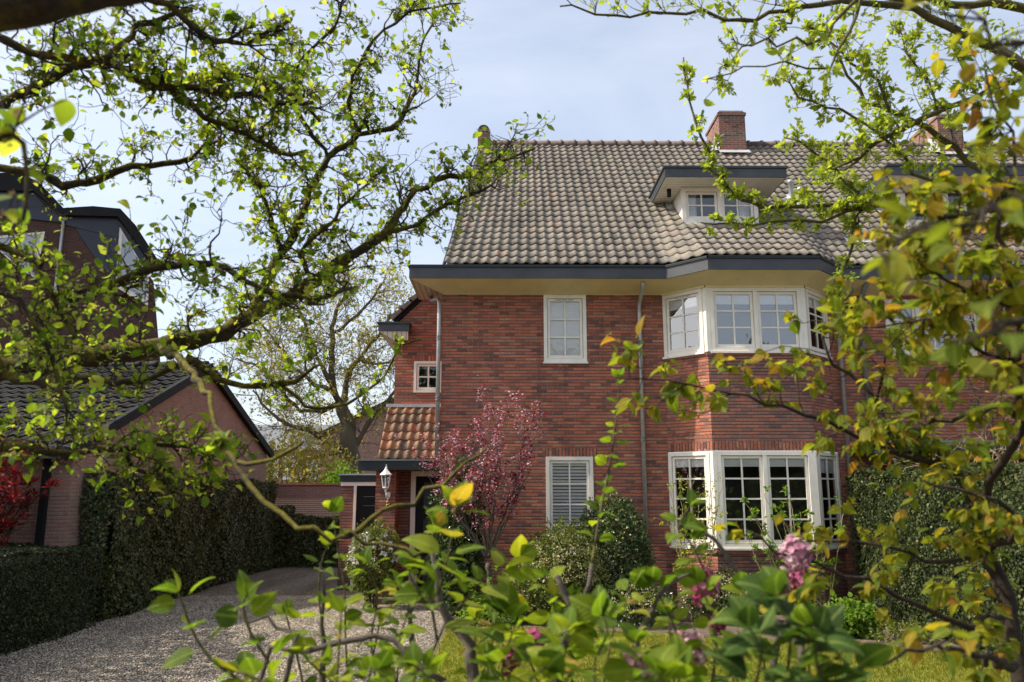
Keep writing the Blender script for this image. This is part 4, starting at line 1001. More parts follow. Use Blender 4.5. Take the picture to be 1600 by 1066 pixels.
# ------------------------------------------------------------------ big mossy pear tree reaching in from the left
pear = empty('pear_tree', (-3.9, 2.6, 0), 'gnarled mossy old pear tree with fresh yellow green leaves reaching in from the left', 'tree')
T = Plant(gnarl=.38, sides=6)
limbs = [
 # (points, number of side shoots, shoot length, radius)
 ([(-760,700,3.0,70),(-330,640,3.0,42),(0,578,3.0,27),(100,562,3.0,24),(200,550,3.05,21),(300,532,3.1,17),(390,498,3.2,15),(440,468,3.3,13),(500,435,3.3,12),(550,400,3.35,10),(600,362,3.35,9),(640,310,3.4,8),(680,284,3.45,6),(740,268,3.5,4.5),(790,248,3.5,3),(836,232,3.5,2)], 34, .20, .006),
 ([(390,498,3.2,12),(412,450,3.25,10),(440,395,3.3,9),(466,350,3.3,8.5),(486,300,3.35,8),(512,246,3.35,7),(560,212,3.4,6.5),(610,198,3.4,5.5),(640,165,3.45,4.5),(655,110,3.5,3.5),(662,55,3.5,2.5),(690,15,3.5,2)], 22, .19, .005),
 ([(56,560,2.6,15),(80,510,2.6,13),(116,460,2.65,11),(160,450,2.7,9),(203,436,2.7,8),(250,420,2.75,7.5),(304,410,2.8,7),(355,420,2.85,6.5),(405,450,2.9,6),(460,462,2.95,5.5),(507,463,3.,5),(560,448,3.05,3)], 22, .17, .005),
 ([(-60,262,2.8,10),(40,268,2.8,9),(101,289,2.8,8.5),(132,286,2.85,8),(203,261,2.85,7.5),(253,256,2.9,6),(299,240,2.9,5),(350,215,3.,3)], 14, .17, .005),
 ([(-80,190,2.5,12),(0,162,2.5,10),(76,121,2.55,10),(152,98,2.6,9.5),(228,127,2.65,8),(304,139,2.7,7),(385,147,2.8,6),(440,158,2.85,5),(490,160,2.9,3.5)], 24, .17, .005),
 ([(-60,30,2.2,9),(10,66,2.2,9),(76,89,2.25,9),(130,98,2.3,8.5),(167,91,2.35,8),(198,56,2.4,7),(240,30,2.45,6),(300,15,2.5,5)], 14, .15, .005),
 ([(150,-30,2.4,10),(263,10,2.4,9),(314,56,2.5,7),(350,64,2.55,6),(385,66,2.6,5),(420,48,2.6,4),(456,30,2.65,3)], 14, .16, .005),
 ([(228,127,2.65,7),(262,140,2.7,7),(304,167,2.7,7),(335,190,2.75,6.5),(365,203,2.8,6),(400,220,2.8,5.5),(430,233,2.85,5),(480,236,2.9,3.5)], 16, .15, .005),
 ([(304,139,2.7,6),(350,120,2.8,6),(410,128,2.85,5.5),(460,150,2.9,4.5),(500,190,2.95,3.5)], 12, .15, .004),
 ([(-60,690,2.4,10),(0,693,2.4,9),(74,705,2.4,7.5),(148,708,2.45,7),(197,701,2.5,6.5),(271,698,2.55,5.5),(321,706,2.6,3.5),(365,716,2.6,2)], 16, .12, .004),
 ([(197,703,2.5,4.5),(212,735,2.5,4.5),(247,741,2.5,4.5),(266,765,2.5,3.5),(300,775,2.5,2.5)], 7, .10, .003),
 ([(250,542,3.0,8),(272,552,2.6,7),(300,585,2.2,6.5),(328,618,2.0,6),(337,663,1.9,5.5),(352,700,1.8,5.5),(372,722,1.75,5.5),(396,762,1.7,5),(444,802,1.65,4.5),(494,831,1.6,4.5),(540,842,1.6,4.5),(600,857,1.6,4),(640,868,1.6,4),(682,848,1.6,3.5),(700,815,1.6,2.5)], 1, .03, .002),
 ([(528,840,1.6,5),(560,824,1.62,5),(600,800,1.65,4.5),(640,783,1.7,4.5),(690,755,1.7,4),(730,722,1.72,3),(760,700,1.75,2.5)], 0, .03, .002),
 ([(290,560,3.1,10),(340,592,3.2,7),(380,603,3.3,6.5),(440,602,3.4,6),(480,586,3.4,4),(500,570,3.4,2.5)], 6, .14, .004),
 ([(441,604,3.4,4),(465,625,3.4,3.5),(500,638,3.45,3.5),(560,620,3.45,3),(600,585,3.5,2.5),(625,545,3.5,2),(660,528,3.5,1.5)], 4, .08, .003),
 ([(372,722,1.75,5),(405,715,1.72,4),(440,712,1.7,4),(475,690,1.7,2.5)], 0, .04, .002),
 ([(440,395,3.3,7),(420,330,3.2,5),(405,290,3.1,5),(380,255,3.1,4),(395,200,3.1,3)], 12, .16, .004),
 ([(512,246,3.35,5),(480,200,3.3,4.5),(455,150,3.25,4),(470,90,3.2,3.5),(520,40,3.2,3),(540,-10,3.2,2)], 16, .17, .004),
 ([(560,212,3.4,4.5),(545,160,3.3,4),(560,100,3.2,3.5),(600,50,3.2,3),(640,20,3.2,2.5),(720,5,3.2,2)], 14, .16, .004),
 ([(600,362,3.35,6),(650,350,3.35,4.5),(700,318,3.4,4),(750,300,3.4,3),(780,275,3.4,2)], 12, .14, .004),
 ([(500,435,3.3,6),(470,400,3.2,4.5),(520,340,3.2,4),(560,300,3.2,3),(600,262,3.3,2)], 12, .15, .004),
 ([(0,578,3.0,14),(60,600,2.9,9),(130,590,2.8,8),(220,600,2.8,6),(300,560,2.8,5)], 8, .12, .004),
 ([(-80,360,2.3,9),(20,390,2.3,7),(60,430,2.3,6),(100,490,2.3,5),(130,540,2.3,4)], 10, .13, .004),
 ([(-60,440,2.2,6),(30,470,2.2,5),(70,540,2.25,5),(110,640,2.3,3),(95,700,2.3,2)], 8, .11, .003),
]
for k, (pl, n, L, r) in enumerate(limbs):
    P, Rr = T.path(pxpath(pl, .76), .05, .16, 9)
    vis = .25 if k == 0 else .03
    T.side(P, Rr, int(n*1.7), L, r, t0=vis, up=.2, kids=(4, 3, 0), kl=.6, gn=.42, nseg=5)
# thick blurred limb across the top-left corner, close to the lens
P, Rr = T.path(pxpath([(-260,50,1.1,60),(-60,20,1.1,44),(60,2,1.1,38),(160,-16,1.12,32),(260,-30,1.15,26),(420,-70,1.2,18)]), .03, .06, 10)
P, Rr = T.path(pxpath([(-90,250,1.0,5),(20,210,1.0,4),(40,250,1.0,4),(42,300,1.0,3.5),(36,345,1.0,3)]), .03, .1, 8); T.side(P, Rr, 4, .035, .002, up=0., kids=(2,0))
# trunk, out of frame
tr = Plant()
P, Rr = tr.path([(Vector((-3.9,2.6,-.05)), .26), (Vector((-3.85,2.6,.8)), .2), (Vector((-3.75,2.7,1.7)), .18), (Vector((-3.65,2.9,2.3)), .17), (Vector((-3.5,2.95,3.3)), .13), (Vector((-3.0,2.7,4.1)), .09), (Vector((-1.5,2.4,4.3)), .06)], .15, .1, 12)
for sx in ([(-3.65,2.9,2.3),(-2.9,3.0,2.45)], ):
    T.mb.tube([Vector(q) for q in sx], [.15,.12], 8)
for (x, z, tx, ty) in ((-3.5,3.2,0,162),(-3.5,3.1,-60,262),(-3.5,3.3,-60,30),(-3.6,2.6,-80,360),(-3.6,2.3,-60,690)):
    e = at(tx-60, ty, Y=2.5); T.mb.tube(smooth := [Vector((x,2.8,z)), (Vector((x,2.8,z))+e)/2+Vector((0,0,.08)), e], [.07,.05,.02], 8)
for o_ in tr.mb.v: pass
TR = tr.mb.build('trunk', BK['moss'], pear, smooth=True)
T.mb.build('limbs', BK['moss'], pear, smooth=True)
P, D, S = T.rosettes(.7, .022, nodes=.04, nodeper=1, sj=.5)
P = np.array(P); D = np.array(D); S = np.array(S)
# leafier towards the outside right and low side, barer where the old wood is
scr = P.copy()
leaves('crown', LM['pear'], pear, P, D, S, tpl='m', width=1.15, droop=.1, nj=.7)
sel = rng.random(len(P)) < 1.1
b_n = sel.sum(); leaves('withered_buds', LM['bud'], pear, P[sel]+rng.normal(0, .012, (b_n, 3)), rng.normal(0, 1, (b_n, 3))+[0,0,.4], S[sel]*.5, tpl='s', width=.8)
# a few bigger leaves nearer the lens
bp, bd, bs = [], [], []
for (x, y, d, s, n) in [(70,560,1.4,.05,3),(640,12,2.0,.05,3),(20,100,1.0,.035,3),(60,45,1.0,.035,2),(610,60,2.2,.045,3),(575,55,2.2,.04,2),(560,440,2.6,.045,3),(640,430,3,.045,4),(700,640-190,3,.03,2),(570,330,2.4,.045,3),(700,225,2.6,.05,4),(660,215,2.4,.05,3),(800,250,3,.045,4),(760,300,3,.05,5),(600,290,2.5,.05,3),(520,520-180,2.6,.04,3),(380,110,2.3,.04,4),(480,60,2.2,.045,5),(500,110,2.2,.05,4),(430,90,2.3,.045,4),(560,30,2.2,.045,4),(690,50,2.4,.04,4),(745,20,2.6,.045,4),(30,230,1.6,.05,6),(20,440,1.8,.04,4),(350,45,2.2,.04,5),(90,620,2.2,.035,6),(40,590,2.0,.035,4),(230,350,2.6,.045,4),(290,330,2.8,.045,5),(320,265,2.9,.04,3),(150,440,2.4,.04,4),(70,650,2.1,.03,5)]:
    c = at(x, y, Y=d)
    for k in range(n): bp.append(tuple(c+rv(.035))); bd.append(tuple(rv(1)+Vector((0,0,-.3)))); bs.append(s*random.uniform(.7, 1.15))
bp, bd, bs = near(T, bp, bd, bs); leaves('large_leaves', LM['pear'], pear, bp, bd, bs, tpl='b', width=1.05, nj=.9)
tie(T, bp); T.mb2.build('twigs', BK['twig'], pear)

# ------------------------------------------------------------------ slender tree upper right
wt = empty('spring_tree', (3.4, 3.2, 0), 'slender tree with long pale twigs of small fresh green leaves at upper right', 'tree')
T = Plant(gnarl=.12, sides=5)
rl = [
 ([(1900,230,3.3,14),(1760,150,3.3,12),(1600,100,3.3,9.5),(1560,77,3.3,9),(1508,49,3.3,8),(1456,26,3.3,7.5),(1391,6,3.3,6),(1311,7,3.25,5),(1241,12,3.2,4),(1166,28,3.1,3.5),(1100,21,3.1,3),(1040,16,3.1,2.5),(960,25,3.1,2),(875,10,3.1,1.5)], 34, .2, .0028),
 ([(1800,60,3.6,10),(1600,12,3.6,8),(1500,5,3.6,6),(1400,-5,3.6,5),(1300,-30,3.6,4)], 10, .2, .003),
 ([(1760,70,3.4,7),(1600,120,3.4,5),(1527,150,3.4,4.5),(1466,178,3.4,4.5),(1428,195,3.4,4),(1381,216,3.4,3.5),(1340,245,3.4,2.5),(1300,265,3.4,2)], 20, .2, .0025),
 ([(1700,420,3.5,8),(1560,290,3.5,6),(1494,234,3.5,5),(1447,202,3.5,4.5),(1391,176,3.5,4),(1353,160,3.5,3),(1330,120,3.5,2.5),(1300,70,3.5,2)], 20, .22, .0025),
 ([(1700,330,3.6,8),(1560,330,3.6,5),(1480,332,3.6,4),(1349,324,3.6,3.6),(1270,326,3.6,3.4),(1194,324,3.6,3.2),(1165,312,3.6,3),(1140,295,3.6,2.6),(1116,262,3.6,2.4),(1095,215,3.6,2),(1078,160,3.6,1.8),(1068,90,3.6,1.3)], 46, .045, .0016),
 ([(1349,324,3.6,3),(1290,345,3.6,2.4),(1230,345,3.6,2),(1170,350,3.6,1.6),(1095,348,3.6,1.2)], 16, .045, .0014),
 ([(1499,300,3.4,3),(1430,270,3.4,2.6),(1400,230,3.4,2.4),(1350,190,3.4,2.2),(1290,170,3.4,2),(1250,150,3.4,1.6),(1215,120,3.4,1.2)], 22, .10, .002),
 ([(1349,324,3.6,2),(1335,360,3.6,2),(1322,410,3.6,2),(1305,455,3.6,1.6),(1298,500,3.6,1.2)], 10, .05, .0015),
 ([(1428,195,3.4,3),(1360,230,3.4,2.5),(1320,270,3.4,2),(1290,300,3.4,1.6),(1262,300,3.4,1.2)], 14, .09, .002),
 ([(1349,324,3.6,2.4),(1330,290,3.6,2.4),(1300,260,3.6,2),(1270,235,3.6,1.8),(1225,215,3.6,1.2)], 16, .08, .002),
 ([(1391,176,3.4,2.4),(1370,130,3.4,2.2),(1330,100,3.4,2),(1290,60,3.4,1.5),(1265,35,3.4,1.2)], 14, .08, .002),
 ([(1241,12,3.2,2.4),(1230,45,3.2,2),(1200,60,3.2,1.8),(1160,75,3.2,1.5),(1130,110,3.2,1.2),(1120,130,3.2,1)], 6, .06, .0015),
 ([(1466,178,3.4,2),(1450,120,3.4,2),(1420,80,3.4,1.5),(1395,40,3.4,1)], 12, .08, .002),
 ([(1527,150,3.4,2),(1500,100,3.4,2),(1490,60,3.4,1.5)], 8, .08, .002),
 ([(1500,-80,2.8,5),(1345,0,2.5,3.5),(1290,58,2.4,2.6),(1240,68,2.35,2),(1200,62,2.3,1.6),(1150,68,2.25,1.2)], 4, .05, .0015),
 ([(1345,0,2.5,3),(1300,100,2.45,2),(1225,95,2.4,1.5),(1140,115,2.35,1.3),(1105,130,2.3,1)], 4, .05, .0015),
]
for pl, n, L, r in rl:
    P, Rr = T.path(pxpath(pl), .07, .08, 7); T.side(P, Rr, int(n*1.6), L, r, t0=.02, up=.25, kids=(3, 0), kl=.55, gn=.14, nseg=5, spread=.8)
tr = Plant(); tr.path([(Vector((3.4,3.2,-.05)), .12), (Vector((3.38,3.25,1.2)), .1), (Vector((3.3,3.3,2.3)), .085), (Vector((3.2,3.4,3.0)), .07)], .12, .06, 10)
for tx, ty, td in ((1800,60,3.6),(1760,70,3.4),(1700,420,3.5),(1700,330,3.6),(1900,230,3.3)):
    e = at(tx, ty, Y=td); b0 = Vector((3.25,3.35,2.6)); T.mb.tube([b0, (b0+e)/2+Vector((0,0,.03)), e], [.05,.035,.018], 8)
tr.mb.build('trunk', BK['grey'], wt, smooth=True); T.mb.build('limbs', BK['green'], wt, smooth=True)
P, D, S = T.rosettes(3, .024, nodes=.8, nodeper=2, flat=1.)
leaves('crown', LM['spring'], wt, P, D, S, tpl='m', width=.85, nj=.6)
bp, bd, bs = [], [], []
for (x, y, d, s, n) in [(1265,62,2.4,.05,3),(1213,65,2.3,.035,3),(1148,70,2.2,.035,4),(1105,130,2.4,.04,2),(1290,100,2.4,.03,2),(1225,95,2.4,.04,2),(1240,205,2.8,.035,5),(1230,320,3.2,.035,5),(1310,350,3.2,.03,4)]:
    c = at(x, y, Y=d)
    for k in range(n): bp.append(tuple(c+rv(.025))); bd.append(tuple(rv(1)+Vector((0,0,-.3)))); bs.append(s*random.uniform(.7, 1.15))
bp, bd, bs = near(T, bp, bd, bs); leaves('large_leaves', LM['spring'], wt, bp, bd, bs, tpl='b', width=.9, nj=.9); tie(T, bp)
# catkins
cp_, cd_, cs_ = [], [], []
for (x, y, d) in [(1122,118,2.3),(1128,66,2.4),(1175,60,2.4),(1180,48,2.4),(1345,75,2.6),(1330,112,2.6),(1300,15,2.6),(1350,20,2.6),(1210,52,2.5)]:
    c = at(x, y, Y=d); ax = (rv(.5)+Vector((0,0,1))).normalized()
    for k in range(60): cp_.append(tuple(c+ax*random.uniform(-.02,.02))); cd_.append(tuple(rv(1)+ax*.6)); cs_.append(.010)
leaves('catkins', LM['pieris'], wt, cp_, cd_, cs_, tpl='s', width=.4); tie(T, cp_[::60]); T.mb2.build('twigs', BK['green'], wt)

# ------------------------------------------------------------------ bronze leaved small tree, right foreground
bt = empty('bronze_leaved_tree', (1.72, 2.2, 0), 'small tree with drooping bronze and green leaves in the right foreground', 'tree')
T = Plant(gnarl=.2, sides=6)
bl_ = [
 ([(1640,1500,2.15,22),(1620,1200,2.15,18),(1580,980,2.15,15),(1547,866,2.15,13),(1524,808,2.15,12),(1497,740,2.15,9),(1470,735-15,2.1,6),(1431,722,2.1,5),(1380,700,2.05,4.5),(1327,670,2.0,4),(1258,646,1.95,3.5),(1200,629,1.9,3),(1130,618,1.9,2.6),(1080,600,1.9,2),(1010,594,1.9,1.6),(960,590,1.9,1.2)], 26, .10, .0022),
 ([(1431,722,2.1,5),(1391,670,2.1,4.5),(1344,606,2.1,4),(1304,571,2.1,3),(1285,530,2.1,2.5),(1310,480,2.1,2),(1330,440,2.1,1.5)], 12, .09, .002),
 ([(1530,820,2.15,8),(1560,720,1.9,8),(1600,660,1.8,7),(1570,640,1.75,6),(1530,640,1.75,5),(1489,655,1.8,4),(1440,655,1.85,3),(1400,652,1.9,2),(1350,640,1.9,1.5)], 18, .10, .002),
 ([(1570,960,2.1,8),(1500,976,1.9,6),(1460,964,1.85,5),(1402,930,1.8,4.5),(1362,912,1.8,4),(1315,895,1.75,3.5),(1270,883,1.75,3),(1210,860,1.75,2.5),(1170,830,1.75,1.5)], 12, .07, .002),
 ([(1540,860,2.1,6),(1480,880,2.,4),(1420,868,2.,3),(1340,850,2,2.5),(1260,845,2,2)], 12, .08, .002),
 ([(1545,860,2.1,6),(1600,820,1.9,5),(1560,790,1.8,4),(1500,760,1.8,3),(1440,750,1.8,2)], 10, .08, .002),
 ([(1600,660,1.8,7),(1590,560,1.6,7),(1600,480,1.5,6),(1570,400,1.5,5),(1560,340,1.5,4),(1590,250,1.5,3),(1560,170,1.5,2.5),(1540,110,1.5,2)], 20, .08, .002),
 ([(1600,480,1.5,5),(1540,470,1.45,4),(1480,440,1.4,3),(1440,400,1.4,2.5),(1400,350,1.4,2)], 14, .07, .002),
 ([(1590,560,1.6,5),(1540,560,1.6,4),(1500,520,1.6,3.5),(1450,500,1.6,3),(1400,500,1.65,2.5),(1350,470,1.7,1.5)], 16, .08, .002),
 ([(1640,340,1.6,8),(1590,318,1.55,6),(1520,326,1.5,5),(1470,340,1.5,4),(1400,330,1.5,2)], 12, .06, .002),
 ([(1497,740,2.15,5),(1440,720,2.1,4),(1400,700,2.1,3),(1370,620,2.1,2.5),(1390,560,2.1,2),(1420,520,2.1,1.5)], 12, .08, .002),
 ([(1760,230,1.1,7),(1590,320,.8,5),(1500,345,.7,4),(1430,345,.65,3.5),(1375,385,.62,2.5)], 0, .06, .002),
 ([(1760,480,1.,7),(1590,500,.7,5),(1550,520,.65,4)], 0, .06, .002),
 ([(1760,40,1.1,6),(1600,70,.85,4.5),(1520,50,.85,3.5),(1450,15,.8,2.5)], 0, .06, .002),
 ([(1585,1040,2.1,8),(1540,1030,1.6,5),(1480,1010,1.4,4),(1420,1020,1.3,3),(1380,1040,1.25,2)], 8, .06, .002),
]
for pl, n, L, r in bl_:
    P, Rr = T.path(pxpath(pl, .8), .05, .08, 8); T.side(P, Rr, int(n*(1.5 if pl[-1][1] < 600 else 1.0)), L, r, t0=.35 if pl[0][1] > 1200 else .1, up=.12, kids=(2, 0), kl=.6, gn=.2, nseg=4, spread=.9)
b0 = T.mb.v  # limbs continue down to the root
T.path([(at(1640,1500,Y=2.15), .04), (Vector((1.72,2.2,.5)), .05), (Vector((1.72,2.2,-.05)), .065)], .1, .06, 10)
T.mb.build('trunk', BK['dark'], bt, smooth=True)
P, D, S = T.rosettes(3, .028, nodes=.65, nodeper=1, flat=.9)
leaves('crown', LM['bronze'], bt, P, D, S, tpl='b', width=.95, droop=.75, nj=.7)
bp, bd, bs, brn = [], [], [], []
for (x, y, d, s, n, q) in [(1375,410,.62,.05,1,.5),(1400,355,.65,.045,2,.2),(1470,360,.6,.05,1,.1),(1560,520,.62,.06,3,.1),(1430,345,.7,.04,1,.3),(1440,20,.8,.045,3,.7),(1520,60,.85,.04,3,.4),(1590,90,.8,.05,2,.1),(1500,400,.8,.05,2,.15),(1580,340,.75,.05,3,.3),(1480,560,.9,.05,3,.2),(1540,250,.9,.04,5,.6),(1510,120,.95,.04,3,.6),(1400,560,1.2,.05,4,.4),(1230,600,1.3,.045,3,.15),(1010,590,1.5,.04,4,.3),(1060,600,1.5,.04,5,.5),(1180,480,1.5,.04,3,.7),(1200,500,1.5,.045,2,.6),(1205,545,1.4,.045,1,.2),(1590,700,1.,.05,4,.2),(1500,700,1.2,.05,4,.3),(1430,790,1.3,.05,5,.3),(1560,1000,.8,.05,4,.1),(1400,1040,.9,.05,5,.2),(1500,1040,.9,.05,4,.15),(1580,620,.8,.06,3,.15),(1370,480,1.2,.045,4,.4),(1330,640,1.5,.045,6,.55),(1430,600,1.3,.05,5,.4)]:
    c = at(x, y, Y=d)
    for k in range(n): bp.append(tuple(c+rv(.02*d/.8))); bd.append(tuple(rv(.6)+Vector((-.3,0,-.5)))); bs.append(.66*s*random.uniform(.75, 1.15)); brn.append(min(1, max(0, random.gauss(q, .15))))
bp, bd, bs, brn = near(T, bp, bd, bs, brn); leaves('large_leaves', LM['bronze'], bt, bp, bd, bs, tpl='b', width=1.0, nj=.6, rnd=np.array(brn)); tie(T, bp); T.mb2.build('twigs', BK['dark'], bt)

# ------------------------------------------------------------------ lilac in the bottom foreground
li = empty('lilac_shrub', (.15, 1.9, 0), 'large lilac shrub with heart shaped leaves and pink blossom in the bottom foreground', 'shrub')
T = Plant(gnarl=.1, sides=7)
cat = {k: ([], [], []) for k in ('lilac', 'yellowtop', 'darkleaf')}
def shoot(pl, size, pairs, mat='lilac', t0=.15, top=3, droop=.1, fine=False):
    pts = pxpath(pl); P, Rr = T.path(pts, .02, .05, 6, fine=True)
    n = len(P); P_, D_, S_ = cat[mat]; ph = random.random()*3.14
    for k in range(pairs):
        t = t0+(1-t0)*(k+.3)/pairs; i = min(n-2, int(t*(n-1))); d = (P[i+1]-P[i]).normalized(); u = d.orthogonal().normalized(); w_ = d.cross(u)
        a = ph+k*1.57
        for sg in (0, math.pi):
            v = (u*math.cos(a+sg)+w_*math.sin(a+sg))+d*.35+rv(.12)
            sz = size*random.uniform(.7, 1.15)*(1-.25*t); P_.append(tuple(P[i]+v.normalized()*sz*.28)); D_.append(tuple(v+Vector((0,0,-droop)))); S_.append(sz)
    d = (P[-1]-P[-2]).normalized(); u = d.orthogonal().normalized(); w_ = d.cross(u)
    for j in range(top):
        a = j*2.1+ph; v = (u*math.cos(a)+w_*math.sin(a))*.7+d*.9; P_.append(tuple(P[-1])); D_.append(tuple(v)); S_.append(size*random.uniform(.6, .95))
    return P
# woody frame
base = Vector((.15,1.95,0))
def stem(pl, root):
    pts = [(Vector(root), .02), ((Vector(root)+at(*pl[0][:2], Y=pl[0][2]))/2+Vector((0,0,.1)), .018)]+pxpath(pl); return T.path(pts, .06, .07, 8)
stem([(742,1090,1.75,9),(735,1010,1.75,8),(700,970,1.75,7),(683,900,1.75,5),(672,850,1.75,3)], (.0,1.9,0))
stem([(895,1090,2.0,5),(905,960,2.0,4),(925,880,2.0,3)], (.2,2.1,0))
stem([(860,1100,1.8,9),(905,960,1.8,7),(870,900,1.8,4)], (.15,1.95,0))
stem([(1200,1100,1.7,6),(1230,960,1.7,4.5),(1165,900,1.7,4),(1110,840,1.7,3),(1060,820,1.7,2)], (.5,1.9,0))
stem([(510,1120,1.9,5),(505,980,1.9,3.5),(500,880,1.9,2)], (-.4,2.0,0))
stem([(390,1100,1.6,4),(470,1015,1.6,4),(560,996,1.6,4),(620,1008,1.6,4.5),(665,1040,1.6,5),(700,1090,1.6,5)], (-.15,1.85,0))
stem([(450,1075,1.6,4),(460,1000,1.6,3),(405,970,1.6,2.5),(370,955,1.6,2)], (-.3,1.85,0))
stem([(640,1100,1.9,5),(640,960,1.9,3),(650,900,1.9,2)], (-.1,2.,0))
stem([(1000,1100,1.5,6),(1020,980,1.5,4),(1040,920,1.5,3),(1100,890,1.5,2)], (.3,1.8,0))
stem([(1250,1110,1.2,6),(1240,1010,1.2,4),(1200,960,1.2,3)], (.55,1.7,0))
shoots = [
 ([(385,1070,1.5,3),(330,1030,1.5,3),(300,985,1.5,2.5),(285,940,1.5,2),(276,925,1.5,2)], .075, 3, 'lilac'),
 ([(430,1050,1.5,3),(392,990,1.5,3),(380,950,1.5,2.5),(385,930,1.5,2)], .07, 3, 'lilac'),
 ([(440,1090,1.4,3),(400,1060,1.4,3),(370,1050,1.4,2)], .06, 3, 'lilac'),
 ([(540,1080,1.5,2),(500,1050,1.5,2),(470,1020,1.5,1.5)], .05, 3, 'lilac'),
 ([(500,1080,1.9,2.5),(505,1000,1.9,2),(498,930,1.9,1.8),(502,880,1.9,1.5),(512,852,1.9,1)], .065, 7, 'lilac'),
 ([(545,1080,2.0,2.5),(540,1000,2.0,2),(538,920,2.0,1.6),(528,860,2.0,1.3),(520,800,2.0,1)], .06, 8, 'lilac'),
 ([(590,1080,1.9,2.5),(580,1000,1.9,2),(590,930,1.9,1.6),(570,880,1.9,1.3)], .065, 7, 'lilac'),
 ([(620,1080,1.8,2.5),(625,1000,1.8,2),(640,940,1.8,1.6),(622,915,1.8,1.3)], .06, 7, 'lilac'),
 ([(683,1000,1.6,3),(672,930,1.6,2.5),(668,880,1.6,2),(680,820,1.6,2)], .08, 5, 'yellowtop'),
 ([(683,930,1.5,3),(700,870,1.5,2.5),(708,820,1.5,2),(712,790,1.5,2)], .085, 4, 'yellowtop'),
 ([(668,950,1.6,3),(640,900,1.6,2.5),(640,890,1.6,2)], .06, 4, 'lilac'),
 ([(705,960,1.5,3),(735,930,1.5,2.5),(760,900,1.5,2),(790,890,1.5,1.5)], .08, 3, 'yellowtop'),
 ([(760,1060,1.7,2.5),(770,1000,1.7,2),(778,940,1.7,1.6),(800,890,1.7,1.3),(812,870,1.7,1)], .075, 5, 'lilac'),
 ([(790,1090,1.5,2.5),(785,1040,1.5,2),(800,990,1.5,1.6),(790,960,1.5,1.3)], .075, 4, 'lilac'),
 ([(905,1040,1.7,2.5),(880,1000,1.7,2),(870,960,1.7,1.6),(862,930,1.7,1.3)], .07, 5, 'lilac'),
 ([(870,1080,1.3,2.5),(868,1040,1.3,2),(880,1000,1.3,2),(890,985,1.3,2)], .07, 4, 'yellowtop'),
 ([(930,1080,1.3,2.5),(930,1030,1.3,2),(950,990,1.3,2),(940,960,1.3,2)], .075, 4, 'lilac'),
 ([(980,1080,1.5,2.5),(990,1000,1.5,2),(975,945,1.5,1.6),(990,915,1.5,1.3)], .062, 6, 'yellowtop'),
 ([(1060,1080,1.5,2.5),(1060,1000,1.5,2),(1040,950,1.5,1.6),(1020,910,1.5,1.3)], .062, 6, 'lilac'),
 ([(1110,1080,1.5,2.5),(1120,1000,1.5,2),(1110,950,1.5,1.6),(1090,910,1.5,1.3)], .062, 6, 'lilac'),
 ([(1100,890,1.6,2.5),(1080,850,1.6,2),(1060,820,1.6,1.6),(1080,790,1.6,1)], .062, 4, 'lilac'),
 ([(1170,1080,1.4,2.5),(1160,1010,1.4,2),(1180,960,1.4,1.6),(1160,925,1.4,1.3)], .062, 6, 'lilac'),
 ([(1230,1050,1.1,3),(1235,1000,1.1,2.5),(1225,950,1.1,2),(1215,930,1.1,2)], .07, 5, 'darkleaf'),
 ([(1290,1080,1.05,3),(1275,1030,1.05,2.5),(1280,985,1.05,2)], .068, 5, 'darkleaf'),
 ([(1180,1070,1.05,3),(1190,1020,1.05,2.5),(1170,980,1.05,2)], .07, 4, 'darkleaf'),
 ([(1340,1090,1.15,3),(1330,1050,1.15,2.5),(1300,1010,1.15,2)], .075, 4, 'darkleaf'),
 ([(925,880,2.0,3.2),(938,800,2.05,3),(950,740,2.1,2.6),(960,680,2.1,2),(966,620,2.1,1.5),(966,590,2.1,1)], .052, 13, 'lilac'),
 ([(905,960,2.0,2.5),(870,930,2.0,2.2),(850,900,2.0,2)], .07, 4, 'lilac'),
 ([(680,1090,1.3,2.5),(670,1060,1.3,2),(650,1040,1.3,2)], .06, 4, 'lilac'),
 ([(560,1100,1.4,2.5),(570,1060,1.4,2),(590,1045,1.4,2)], .06, 4, 'lilac'),
 ([(830,1090,1.2,2.5),(830,1060,1.2,2),(850,1045,1.2,2)], .065, 4, 'lilac'),
 ([(1080,1090,1.1,2.5),(1040,1070,1.1,2),(1030,1050,1.1,2)], .07, 4, 'lilac'),
]
for pl, s, n, mt in shoots: shoot([(a, b, c_, r_*.8) for a, b, c_, r_ in pl], s*.84, n+1, mt)
for i in range(16):
    x = 480+52*i+random.uniform(-14, 14); yt = random.uniform(910, 1030) if x < 540 else random.uniform(960, 1045); d = random.uniform(1.35, 2.1)
    lx_ = random.uniform(-45, 45); shoot([(x, 1120, d, 2), (x+lx_*.4, (1120+yt)/2, d, 1.8), (x+lx_, yt, d, 1.2)], random.uniform(.045, .068), 6, random.choice(['lilac', 'lilac', 'lilac', 'yellowtop' if x < 1100 else 'darkleaf']))
T.mb.build('stems', BK['grey'], li, smooth=True); T.mb2.build('shoots', BK['green'], li, smooth=True)
for k, nm in (('lilac', 'leaves'), ('yellowtop', 'yellow_green_leaves'), ('darkleaf', 'shaded_leaves')):
    P_, D_, S_ = cat[k]; leaves(nm, LM[k], li, P_, D_, S_, tpl='b', width=1.12 if k != 'yellowtop' else 1.0, nj=.45)
